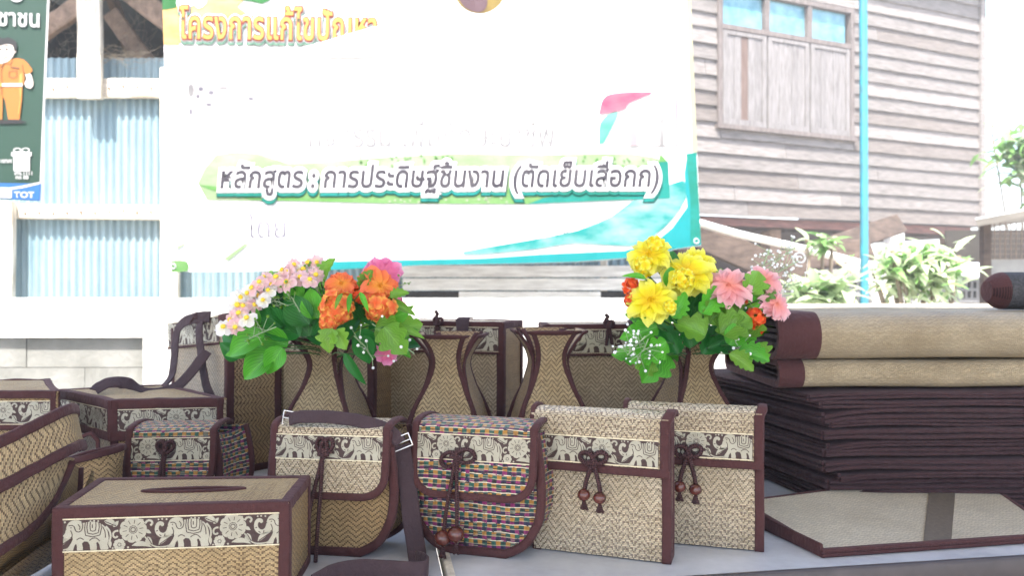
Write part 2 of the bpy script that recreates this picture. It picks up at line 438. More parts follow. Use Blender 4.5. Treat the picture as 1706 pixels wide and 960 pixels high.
def motif_unit():
    li = [ELE]; dk = []
    e = lambda *a: [_e(*p) for p in a]
    c = _e(505, 326)
    for i in range(10): li.append(petal2(*c, 2 * math.pi * i / 10 + .15, .13, .43, .128))
    li.append(circ(*c, .115)); 
    c = _e(424, 416)
    for i in range(8): li.append(petal2(*c, 2 * math.pi * i / 8, .06, .19, .062))
    li.append(circ(*c, .045, 8))
    # leaves and vine
    li += [leaf2(*_e(930, 268), *_e(1005, 300), .10, .05), leaf2(*_e(495, 425), *_e(618, 440), .085, .1), leaf2(*_e(655, 425), *_e(740, 366), .085, .06),
           leaf2(*_e(590, 372), *_e(620, 425), .11, -.05), leaf2(*_e(575, 330), *_e(612, 352), .06), leaf2(*_e(388, 305), *_e(420, 268), .07)]
    for pts, wd in (([(575,372),(592,400),(615,424),(650,438),(700,436),(722,428)], .022), ([(418,330),(400,332),(388,345),(390,365),(405,372),(414,362)], .03),
                    ([(940,300),(962,330),(968,365),(960,395)], .03), ([(575,290),(592,272),(612,275),(618,292),(606,302)], .035)):
        li += line2([_e(*p) for p in cr(pts, 3)], wd)
    li.append(leaf2(*_e(962, 385), *_e(966, 436), .055, 0))
    for x, y, r in ((655,268,.028),(676,266,.032),(702,268,.032),(850,266,.03),(872,264,.03),(895,267,.03),(475,434,.035),(980,436,.03),(640,440,.02),(560,268,.03),(440,385,.03),(400,400,.02)): li.append(circ(*_e(x, y), r, 8))
    L = .0145
    for pts in ([(822,266),(822,352),(906,352),(912,275)], [(834,268),(834,338),(896,338),(900,272)], [(850,270),(850,322),(880,322),(882,270)], [(862,285),(862,308)],
                [(800,270),(806,290),(800,318),(782,330),(765,322),(758,300)], [(724,290),(745,288),(760,300)], [(735,318),(745,345),(740,366)], [(845,385),(860,372),(885,370),(905,390)],
                [(770,378),(790,366),(812,378)], [(920,300),(935,330),(938,370)], [(700,300),(712,312)], [(660,362),(672,370)], [(640,340),(652,336)], [(690,372),(694,356)], [(778,282),(790,300),(786,316)]):
        for q in line2([_e(*p) for p in cr(pts, 2)], L): dk.append(q)
    for a, b in (((505,428),(610,440)),((662,420),(735,370)),((935,270),(1000,300)),((592,378),(616,420))): dk += line2([_e(*a), _e(*b)], L)
    dk.append(circ(*_e(738, 302), .022, 6))
    c = _e(505, 326); dk += line2([*circ(*c, .075, 10)] + [circ(*c, .075, 10)[0]], L)
    for i in range(10):
        a = 2 * math.pi * i / 10 + .15; dk += line2([(c[0] + .2 * math.cos(a), c[1] + .2 * math.sin(a)), (c[0] + .33 * math.cos(a), c[1] + .33 * math.sin(a))], L * .8)
    def tri(polys):
        out = []
        for q in polys:
            if len(q) == 4: ts = [(0, 1, 2), (0, 2, 3)]
            else: ts = tessellate_polygon([[V((p[0], p[1], 0)) for p in q]])
            for t in ts: out.append([q[i] for i in t])
        return out
    return tri(li), tri(dk)
UNIT = motif_unit()
def clipx(poly, a, sgn):
    out = []; n = len(poly)
    for i in range(n):
        p, q = poly[i], poly[(i + 1) % n]; dp, dq = (p[0] - a) * sgn, (q[0] - a) * sgn
        if dp >= 0: out.append(p)
        if dp * dq < 0: t = dp / (dp - dq); out.append((a, p[1] + (q[1] - p[1]) * t))
    return out
def ribbon(parent, fr, u0, v0, u1, v1, phase=0.0, n0=.0006, flip=False):
    """brocade band from (u0,v0) to (u1,v1) in the frame: ground + woven elephants + edge threads"""
    g = MB(); g.rect(fr, u0, v0, u1, v1, .0006, n0); rb = g.build('ribbon', M['rib'], parent)
    h = (v1 - v0); hh = h * .92; vb = v0 + h * .035; Wd = u1 - u0; base = n0 + .0006
    for k, (nm, mt) in enumerate((('woven_motif', 'motif'), ('motif_outline', 'rib'))):
        m = MB(); off = base + (.00025, .00042)[k]
        r = -int(phase) - 2
        while (r - phase) * UNIT_W * hh < Wd + UNIT_W * hh:
            for t in UNIT[k]:
                q = [(u0 + (p[0] + (r - phase) * UNIT_W) * hh, vb + p[1] * hh) for p in t]
                q = clipx(q, u0 + .0006, 1)
                if len(q) > 2: q = clipx(q, u1 - .0006, -1)
                if len(q) > 2:
                    ar = sum(q[i][0] * q[(i + 1) % len(q)][1] - q[(i + 1) % len(q)][0] * q[i][1] for i in range(len(q)))
                    if ar < 0: q.reverse()
                    if abs(ar) > 1e-12: m.face([fr(p[0], p[1], off) for p in q], q)
            r += 1
        m.build(nm, M[mt], rb)
    m = MB()
    for v in (v0 + .0004, v1 - .0004): m.rect(fr, u0, v - .0006, u1, v + .0006, .0007, n0 + .0002)
    m.build('edge_thread', M['thread'], rb)
    return rb

# ---------------------------------------------------------------- boxes with bound edges
def quad_box(root, C, z0, z1, mats, bw=.0165, top='w1', hole=None, bottom=True, lid=None, skip=(), tapem='tape', wob=.0016, zs=None):
    """C: four base corners, counter-clockwise seen from above, starting front-left. mats: 4 side materials (front,right,back,left).
    returns the four side frames"""
    C = [V((c[0], c[1], 0)) for c in C]; zt = zs or [z1] * 4; frs = []
    for i in range(4):
        a, b = C[i], C[(i + 1) % 4]; L = (b - a).length
        fr = Fr(a + Z * z0, b - a, Z); frs.append((fr, L))
        if mats[i] is None: continue
        MB().slab([(0.001, 0.001), (L - .001, 0.001), (L - .001, zt[(i + 1) % 4] - z0 - .001), (0.001, zt[i] - z0 - .001)], fr, .003, -.003).build('side_panel', M[mats[i]], root)
    if top:
        fr = Fr(C[0] + Z * zt[0], C[1] - C[0], (C[3] - C[0]) + Z * (zt[3] - zt[0]))
        q = []
        for i in range(4):
            d = C[i] + Z * zt[i] - fr.O; q.append((d.dot(fr.U), d.dot(fr.V)))
        MB().slab(q, fr, .003, -.003, [hole] if hole else None).build('top_panel', M[top], root)
        frs.append((fr, q))
    ins = bw / 2 - .0016; ctr = sum(C, V()) / 4
    def cor(i, z, s=1):
        a = C[i]; e1 = (C[(i + 1) % 4] - a).normalized(); e2 = (C[(i - 1) % 4] - a).normalized()
        return a + (e1 + e2) * ins + Z * z
    for i in range(4):
        j = (i + 1) % 4
        if ('v', i) not in skip:
            n = 8; pts = [cor(i, z0 + .0015 + (zt[i] - z0 - .003) * k / n) for k in range(n + 1)]
            MB().sweep(pts, frs[i][0].N, bw, bw, wob=wob, k=16, e=6).build('binding', M[tapem], root, True)
        for lvl, z in (('t', None), ('b', z0 + ins)):
            if (lvl, i) in skip: continue
            za, zb = (zt[i] - ins, zt[j] - ins) if lvl == 't' else (z, z)
            n = 12; a, b = cor(i, za), cor(j, zb); dl = (b - a).normalized() * ins * .9
            pts = [(a - dl) + ((b + dl) - (a - dl)) * (k / n) for k in range(n + 1)]
            MB().sweep(pts, Z, bw - .0006, bw - .0006, wob=wob, k=16, e=6).build('binding', M[tapem], root, True)
    return frs

def knot_tie(root, fr, cu, cv, s=1.0, hangs=((-.008, -.045), (.008, -.05)), beads=True, n0=.004, lean=0.0, tassel=True, r=.0021, loops=((-1, .5), (1, .35))):
    for sx, tilt in loops:
        pts = []
        for k in range(14):
            a = 2 * math.pi * k / 14
            x = (1 - math.cos(a)) * .0085 * s; y = math.sin(a) * .0062 * s
            ca, sa = math.cos(tilt), math.sin(tilt)
            x, y = x * ca - y * sa, x * sa + y * ca
            pts.append(fr(cu + sx * x, cv + y, n0 + .0025 + .0012 * math.sin(a + 1)))
        MB().tube(pts, r, 8, closed=True).build('cord_loop', M['cord'], root, True)
    m = MB(); m.tube([fr(cu - .006 * s, cv - .001, n0 + .004), fr(cu, cv - .0026, n0 + .0055), fr(cu + .006 * s, cv - .001, n0 + .004)], r * 1.15, 8)
    m.tube([fr(cu - .001, cv + .004 * s, n0 + .003), fr(cu + .0006, cv - .001, n0 + .006), fr(cu, cv - .006 * s, n0 + .003)], r * 1.1, 8)
    m.build('cord_knot', M['cord'], root, True)
    for (hx, hy) in hangs:
        pts = [fr(cu + math.copysign(.0015, hx), cv - .003, n0 + .003), fr(cu + hx * .35, cv + hy * .3, n0 + .004), fr(cu + hx * .8, cv + hy * .7, n0 + .0035), fr(cu + hx, cv + hy, n0 + .003)]
        MB().tube([V(p) for p in cr(pts, 5)], r * .95, 8).build('cord_end', M['cord'], root, True)
        if beads:
            br = .0078 * s
            MB().sphere(fr(cu + hx, cv + hy - br * .7, n0 + .006), br, 18, sz=.93).build('bead', M['bead'], root, True)
        if tassel:
            m = MB()
            for q in range(4):
                d = (q - 1.5) * .0011
                m.tube([fr(cu + hx, cv + hy - .012 * s, n0 + .004), fr(cu + hx + d, cv + hy - .017 * s, n0 + .004), fr(cu + hx + d * 2.4, cv + hy - .0225 * s - .001 * (q % 2), n0 + .004 + .001 * (q % 3))], r * .55, 5)
            m.build('cord_tassel', M['cord'], root, True)

def saddle_bag(root, wd, h, d, grow, m_front, m_flap, m_side, flap=.62, rh=.031, phase=.3, tie=None, topband=.0045, bw=.0095, gus=None):
    """flat-topped bag with round bottom, gusset and front flap; local: x width, -y front"""
    def outline(W, n=26):
        pts = []
        for k in range(n + 1):                       # right side from the top down to the bottom middle
            t = k / n
            if t < .38: z = h - (h * .5) * (t / .38); x = W / 2 * (.90 + .10 * math.sin(math.pi / 2 * t / .38))
            else:
                a = math.pi / 2 * (t - .38) / .62; x = W / 2 * math.cos(a) ** (2 / 2.5); z = h * .5 - h * .5 * math.sin(a) ** (2 / 2.3)
            pts.append((x, z))
        return pts + [(-x, z) for x, z in reversed(pts[:-1])]
    of, ob = outline(wd), outline(wd + 2 * grow)
    frf = Fr((0, -d / 2, 0), (1, 0, 0), Z); frb = Fr((0, d / 2, 0), (1, 0, 0), Z)
    MB().slab([(x, max(z, .002)) for x, z in reversed(of)], frf, .003, -.003).build('front_panel', M[m_front], root)
    MB().slab([(x, max(z, .002)) for x, z in reversed(ob)], frb, .003, 0).build('back_panel', M[m_front], root)
    # gusset
    G = []; U = []; L = 0; nn = 6
    for i in range(len(of)):
        if i: L += math.hypot(of[i][0] - of[i - 1][0], of[i][1] - of[i - 1][1])
        row = []; ur = []
        for k in range(nn + 1):
            t = k / nn; sag = -.006 * math.sin(math.pi * t)
            x = of[i][0] * (1 - t) + ob[i][0] * t; z = of[i][1] * (1 - t) + ob[i][1] * t
            f = 1 + sag / max(.03, math.hypot(x, z - h * .5)) if True else 1
            row.append(V((x * f, -d / 2 + d * t, max(.002, h * .5 + (z - h * .5) * f)))); ur.append((d * t, L))
        G.append(row); U.append(ur)
    MB_ = MB(); MB_.grid(G, U); MB_.build('gusset', M[m_side], root, True)
    for o, y, nm in ((of, -d / 2, 'front_binding'), (ob, d / 2, 'back_binding')):
        pts = [V((x * .985, y, max(bw / 2, z))) for x, z in o]
        MB().sweep(pts, V((0, 1, 0)), bw * 1.15, .009, wob=.001, k=12, e=3).build(nm, M['tape'], root, True)
    # flap: over the top and down the front, tilted a little outwards
    fw = wd * .455; fl = h * flap; tl = .010
    frp = Fr((0, -d / 2 - .0035, h + .004), (1, 0, 0), V((0, tl, fl)))
    R = wd * .17; q = [(-fw, 0), (-fw, -fl + R)]
    q += [(-fw + R - R * math.cos(a), -fl + R - R * math.sin(a)) for a in [math.pi / 2 * k / 7 for k in range(1, 8)]]
    q += [(fw - R + R * math.sin(a), -fl + R - R * math.cos(a)) for a in [math.pi / 2 * k / 7 for k in range(0, 8)]] + [(fw, 0)]
    MB().slab(q, frp, .003, 0).build('flap', M[m_flap], root)
    G = []; U = []
    for k in range(9):
        t = k / 8; y = -d / 2 - .0035 - .003 + (d + .009) * t; z = h + .004 + .007 * math.sin(math.pi * min(1, t * 1.0)) ** .7
        G.append([V((x, y, z)) for x in (-fw, -fw * .5, 0, fw * .5, fw)]); U.append([(x, (d + .009) * t) for x in (-fw, -fw * .5, 0, fw * .5, fw)])
    m = MB(); m.grid(G, U); m.build('flap_top', M[m_flap], root, True)
    nb = [V((0, 1, 1)) for _ in range(3)]
    path = [G[8][0] + V((0, 0, .001)), G[6][0], G[4][0], G[2][0], G[1][0]] + [frp(u * .985, v, .0015) for u, v in q] + [G[1][4], G[2][4], G[4][4], G[6][4], G[8][4]]
    nrm = [Z] * 4 + [V((0, -1, 1))] + [frp.N] * len(q) + [V((0, -1, 1))] + [Z] * 4
    MB().sweep(path, nrm, bw, .0065, wob=.0008, k=12, e=3).build('flap_binding', M['tape'], root, True)
    ribbon(root, frp, -fw + bw * .45, -topband - rh, fw - bw * .45, -topband, phase, n0=.003)
    if tie: knot_tie(root, frp, *tie[0], n0=.005, **tie[1])
    return frp
def rebase(root, base):
    root.location = base
    for c in root.children: c.location = c.location - V(base)
    return root
# ================================================================ SETTING: ground, canopy, walls
def setting():
    g = MB(); g.face([(-300, -299, 0), (300, -299, 0), (300, 599, 0), (-300, 599, 0)], [(0, 0)] * 4)
    tag(g.build('ground', plain('dusty_concrete_and_earth', (.42, .38, .32), .9, .3, 3, .01, 8)), kind='structure')
    # canopy that shades the stall
    r = thing('canopy', 'plain cloth canopy on four steel poles shading the stall', 'canopy', (0, -.3, 0))
    cl = plain('canopy_cloth', (.62, .60, .55), .8, .1, 4)
    m = MB(); m.rect(Fr((-3.4, -1.35, 2.75), (1, 0, 0), (0, 1, 0)), 0, -.8, 6.8, 2.6, .01); o = m.build('canopy_cloth', cl, r); o.location = (0, .3, 0)
    st = plain('galvanised_pole', (.5, .5, .5), .4, .2, 20, metal=.8)
    for x in (-3.35, 3.35):
        for y in (-2.1, 1.2):
            o = MB().tube([(x, y, 0), (x, y, 2.75)], .025, 10).build('pole', st, r, True); o.location = (0, .3, 0)
setting()

# ---------------------------------------------------------------- tables
def tables():
    d = V((math.cos(math.radians(9.5)), math.sin(math.radians(9.5)), 0)); n = V((-d.y, d.x, 0))
    seam = T(739, 938); seam.z = 0; front = V((.31, .905, 0))
    s0 = front + d * (seam - front).dot(d)          # seam at the front edge
    topm = plain('grey_white_laminate', (.47, .49, .53), .24, .16, 9, .0004, 60, var2=(.33, .345, .38))
    edge = plain('dark_table_edge', (.06, .05, .052), .5, .3, 20); leg = plain('table_leg_steel', (.35, .35, .36), .35, .2, 20, metal=.8)
    strip = plain('pale_aluminium_strip', (.62, .58, .50), .45, .3, 80)
    for side, L, lab in ((-1, 1.6, 'grey white folding table under the tissue box and round bags'), (1, 1.9, 'grey white folding table under the mat pile')):
        r = thing('folding_table', lab, 'table', (0, 0, 0), 0, 'display tables pushed together')
        a = s0 if side > 0 else s0 - d * L
        a = a + d * (.005 if side > 0 else -.005)
        fr = Fr(a + Z * TZ, d, n)
        MB().rect(fr, 0, 0.004, L, .80, .004, -.004).build('table_top', topm, r)
        m = MB(); m.rect(fr, 0, 0.002, L, .79, .022, -.027); m.build('table_core', edge, r)
        MB().sweep([fr(0, 0, -.013), fr(L * .5, 0, -.013), fr(L, 0, -.013)], Z, .012, .03, e=5).build('edge_trim', edge, r, True)
        e = 0 if side > 0 else L
        if side > 0: MB().sweep([fr(e, 0.003, -.010), fr(e, .4, -.010), fr(e, .79, -.010)], Z, .011, .023, e=5).build('end_trim', strip, r, False)
        for u in (.12, L - .12):
            for v in (.08, .72):
                p = fr(u, v, -.02); MB().tube([p, (p.x, p.y, 0)], .014, 10).build('leg', leg, r, True)
        rebase(r, (a.x, a.y, 0))
tables()

# ================================================================ FOREGROUND GOODS
def tissue_box():
    r = thing('tissue_box', 'woven tissue box with elephant ribbon and a slit in its lid, nearest the camera', 'tissue box')
    C = [(-.4545, .797), (-.2285, .823), (-.236, .937), (-.4745, .925)]
    zt = .8505
    lens = [(.5 * 0 + .118 + .052 * math.cos(a), .060 + .0075 * math.sin(a) * abs(math.sin(a)) ** .4) for a in [2 * math.pi * k / 24 for k in range(24)]]
    frs = quad_box(r, C, TZ + .0005, zt, ['w1', 'w3', 'w3', 'w3'], .0122, 'w1', lens, wob=.0006)
    fr, L = frs[0]
    ribbon(r, fr, .0092, .0570, L - .0092, .0900, .51)
    ft = frs[4][0]
    MB().sweep([ft(u, v, .0008) for u, v in lens], ft.N, .004, .004, True, wob=.0003).build('slit_binding', M['tape'], r, True)
    rebase(r, (-.35, .86, TZ))
tissue_box()

def round_bags():
    # brown-sided bag with strap
    p = T(566, 926)
    r = thing('shoulder_bag', 'round bottomed tan woven bag with silver flap and buckled strap', 'bag', (p.x - .005, p.y + .030, TZ), math.radians(-9), 'round bottomed woven shoulder bags')
    fr = saddle_bag(r, .156, .149, .058, .008, 'w3', 'w2', 'w3', .53, .029, .45,
        (( -.004, -.029), dict(hangs=((-.016, -.085), (-.004, -.125)), beads=False, s=1.05, tassel=False, loops=((-1, 1.2), (1, 1.2)), r=.0027)), .0085)
    inv = Matrix.Translation(r.location) @ Matrix.Rotation(r.rotation_euler.z, 4, 'Z'); inv.invert()
    def W(px, py, D): return inv @ P(px, py, D)
    top = [W(482, 700, .965), W(500, 695, .962), W(530, 694, .960), W(565, 697, .958), W(605, 703, .956), W(636, 712, .954), W(655, 724, .952), W(668, 738, .950)]
    MB().sweep([V(q) for q in cr(top, 4)], [inv.to_3x3() @ V((.05, -.85, .5))] * (4 * 7) + [inv.to_3x3() @ V((.3, -.8, .4))], .0165, .003, wob=.0008, k=12, e=4).build('strap', M['tape2'], r, True)
    dn = [W(667, 742, .965), W(676, 790, .967), W(684, 850, .962), W(692, 905, .955), W(697, 938, .940)]
    MB().sweep([V(q) for q in cr(dn, 5)], inv.to_3x3() @ V((.35, -1, 0)), .0225, .0028, wob=.001, k=12, e=4).build('strap', M['tape2'], r, True)
    lie = [T(693, 933, .004), T(706, 938, .012), T(712, 946, .012), T(700, 953, .012), T(655, 951, .012), T(600, 949, .012), T(555, 956, .012), T(520, 975, .012)]
    lie = [inv @ q for q in lie]
    lp = [V(q) for q in cr(lie, 5)]
    nn = [(lp[min(i + 1, len(lp) - 1)] - lp[max(0, i - 1)]).normalized().cross(V((0, .18, 1))) for i in range(len(lp))]
    MB().sweep(lp, nn, .021, .0028, wob=.0008, k=12, e=4).build('strap', M['tape2'], r, True)
    for c, a in ((W(480, 697, .972), -10), (W(668, 738, .952), 22)):
        f = Fr(c, inv.to_3x3() @ V((math.cos(math.radians(a)), 0, math.sin(math.radians(a)))), inv.to_3x3() @ V((-math.sin(math.radians(a)) , 0, math.cos(math.radians(a)))))
        b = .012; q = [f(-b * .55, -b), f(b * .55, -b), f(b * .55, b), f(-b * .55, b)] if a < 0 else [f(-b, -b * .62), f(b, -b * .62), f(b, b * .62), f(-b, b * .62)]
        if a < 0: q = [f(-b * .5, -b * .7), f(b * .5, -b * .7), f(b * .5, b * .7), f(-b * .5, b * .7)]
        m = MB(); m.sweep(q, f.N, .0015, .0015, True, k=8); m.tube([(q[0] + q[3]) / 2 + f.N * .001, (q[1] + q[2]) / 2 + f.N * .001], .0009, 6)
        m.build('buckle', M['steel'], r, True)
    # the colourful one in front
    p = T(800, 927)
    r = thing('shoulder_bag', 'round bottomed many coloured bag with brown cord bow and two wooden beads', 'bag', (p.x + .003, p.y + .032, TZ), math.radians(-17), 'round bottomed woven shoulder bags')
    saddle_bag(r, .166, .150, .060, .012, 'cw', 'cw', 'cw', .54, .0305, .78,
        ((-.018, -.034), dict(hangs=((-.012, -.089), (.004, -.083)), beads=True, s=1.3, loops=((-1, -.5), (1, .0)), r=.0026)), .0095)
    # small colourful one behind the tissue box
    r = thing('shoulder_bag', 'small many coloured woven bag peeking out behind the tissue box', 'bag', tuple(P(283, 700, 1.10).xy) + (TZ,), math.radians(4), 'round bottomed woven shoulder bags')
    r.location.y += .04
    saddle_bag(r, .125, .120, .070, .026, 'cw', 'cw', 'cw', .60, .031, .95,
        ((-.006, -.027), dict(hangs=((-.006, -.04), (.000, -.044)), beads=False, s=.9, tassel=False, loops=((-1, .9), (1, .9)), r=.0027)), .009)
round_bags()

def flat_bag():
    d, h, wd = .034, .170, .167
    r = thing('flat_bag', 'flat rectangular woven bag with elephant band, cord bow and two shiny wooden beads, in front', 'bag', group='flat rectangular woven bags')
    C = [(-wd / 2, -d / 2), (wd / 2, -d / 2), (wd / 2 - .002, d / 2), (-wd / 2 + .002, d / 2)]
    frs = quad_box(r, C, .0005, h, ['w2', 'w5', 'w2', 'w5'], .0115, None, skip=(('b', 0), ('t', 0), ('t', 2), ('v', 0)), wob=.0008)
    # side gusset proud top, rounded woven top
    fl = .066
    fr = Fr((-wd / 2, -d / 2 - .0035, h - .002), (1, 0, 0), V((0, .003, fl)))
    G = []; U = []; xs = [-wd / 2, -wd * .25, 0, wd * .25, wd / 2 - .001]
    for k in range(9):
        a = math.pi * k / 8; y = -math.cos(a) * (d / 2 + .0035); z = h - .002 + .006 * math.sin(a) ** .7
        G.append([V((x, y, z)) for x in xs]); U.append([(x, .02 * k / 8) for x in xs])
    m = MB(); m.grid(G, U); m.build('flap_top', M['w2'], r, True)
    MB().rect(fr, 0, -fl, wd - .001, 0, .003, 0).build('flap', M['w2'], r)
    ribbon(r, fr, .001, -fl + .010, wd - .012, -fl + .0415, .25, .003)
    n = 14
    MB().sweep([fr(wd * k / n + .001, -fl + .004, .0018) for k in range(n + 1)], fr.N, .010, .0065, wob=.0007, k=14, e=4).build('flap_binding', M['tape'], r, True)
    MB().sweep([G[8][4], G[6][4], G[4][4] + V((0, 0, .001)), G[2][4], fr(wd - .005, -.004, .0018)] + [fr(wd - .005, -.004 - (fl - .004) * k / 8, .0018) for k in range(1, 9)],
               [Z, Z, Z, V((0, -.6, 1)), V((0, -1, .6))] + [fr.N] * 8, .0115, .0065, wob=.0007, k=14, e=4).build('flap_binding', M['tape'], r, True)
    MB().sweep([G[8][0], G[6][0], G[4][0] + V((0, 0, .001)), G[2][0], fr(.001, -.004, .0005)] + [fr(.000, -.004 - (fl - .004) * k / 8, .0002) for k in range(1, 9)],
               [Z, Z, Z, V((0, -.6, 1)), V((0, -1, .6))] + [fr.N] * 8, .006, .0065, wob=.0007, k=14, e=4).build('flap_binding', M['tape'], r, True)
    f2 = Fr(fr(wd / 2, 0, 0), fr.U, fr.V)
    knot_tie(r, f2, -.004, -.052, 1.0, ((-.010, -.034), (.009, -.036)), True, .0065, loops=((-1, .35), (1, .5)), r=.0029)
    a = T(1117, 942); b = T(888, 915); c = (a + b) / 2; dr = (a - b).normalized(); rz = math.atan2(dr.y, dr.x); nb = V((-dr.y, dr.x, 0))
    r.location = c + nb * d / 2; r.location.z = TZ; r.rotation_euler.z = rz
    r2 = copy_tree(r); r2['label'] = 'flat rectangular woven bag half hidden behind its twin, beside the mat pile'
    a = T(1270, 923); c = a - dr * wd / 2; r2.location = c + nb * d / 2; r2.location.z = TZ; r2.rotation_euler.z = rz + math.radians(3)
flat_bag()

def vases():
    r = thing('woven_vase', 'empty woven vase behind the many coloured bag', 'vase', group='hourglass woven vases')
    H = .262
    prof = cr([(0, .040), (.05, .054), (.09, .056), (.14, .046), (.18, .034), (.212, .028), (.236, .036), (H, .054)], 5)     # z, distance of the panel from the axis
    wid = cr([(0, .104), (.05, .126), (.09, .126), (.14, .100), (.18, .065), (.212, .047), (.236, .051), (H, .072)], 5)
    for q in range(4):
        a = math.pi / 2 * q; ra = Matrix.Rotation(a, 3, 'Z')
        G = []; U = []; L = 0; Gi = []
        for i in range(len(prof)):
            z, s = prof[i]; wz = wid[i][1]
            if i: L += math.hypot(z - prof[i - 1][0], s - prof[i - 1][1])
            G.append([ra @ V((x * wz, -s, z + .001)) for x in (-.5, -.25, 0, .25, .5)]); U.append([(x * wz, L) for x in (-.5, -.25, 0, .25, .5)])
            Gi.append([ra @ V((x * wz, -s + .003, z + .001)) for x in (-.5, -.25, 0, .25, .5)])
        m = MB(); m.grid(G, U); m.grid(Gi, U, flip=True); m.build('vase_panel', M['w3' if q else 'w5v'], r, True)
        path = []; nr = []
        for i in range(len(G)):
            tn = (G[min(i + 1, len(G) - 1)][2] - G[max(0, i - 1)][2]).normalized(); N = tn.cross(ra @ V((1, 0, 0)))
            path.append(G[i][0] + ra @ V((.0035, .0015, 0))); nr.append(N)
        top = [G[-1][k] + ra @ V((0, .0015, -.003)) for k in range(5)]; topn = [nr[-1]] * 5
        r_ = [G[i][4] + ra @ V((-.0035, .0015, 0)) for i in range(len(G) - 1, -1, -1)]
        MB().sweep(path[:-1] + top + r_[1:], nr[:-1] + topn + nr[::-1][1:], .0080, .0045, wob=.0005, k=12, e=3).build('panel_binding', M['tape'], r, True)
    m = MB(); m.rect(Fr((0, 0, .001), (1, 0, 0), (0, 1, 0)), -.038, -.038, .038, .038, .003); m.build('vase_base', M['w3'], r)
    out = []
    for i, (px, py, D, rz, lab) in enumerate(((735, 560, 1.19, -9, None), (523, 565, 1.205, -11, 'woven vase holding the orange and pink flowers'),
                                         (925, 553, 1.185, 8, 'empty woven vase behind the front flat bag'), (1182, 568, 1.20, 16, 'woven vase holding the yellow and pink flowers'))):
        o = r if i == 0 else copy_tree(r)
        if lab: o['label'] = lab
        p = P(px, py, D); top = p.z; s = (top - TZ) / H
        dirn = V((math.sin(math.radians(rz)), -math.cos(math.radians(rz)), 0))
        o.location = (p.x - dirn.x * .058, p.y + .058, TZ); o.scale = (1, 1, s); o.rotation_euler.z = math.radians(rz); out.append(o)
    return out
M['w5v'] = weave('tan_sedge_herringbone_large', (.66, .51, .30), (.13, .08, .035), .0016, .0020, 5)
VASES = vases()

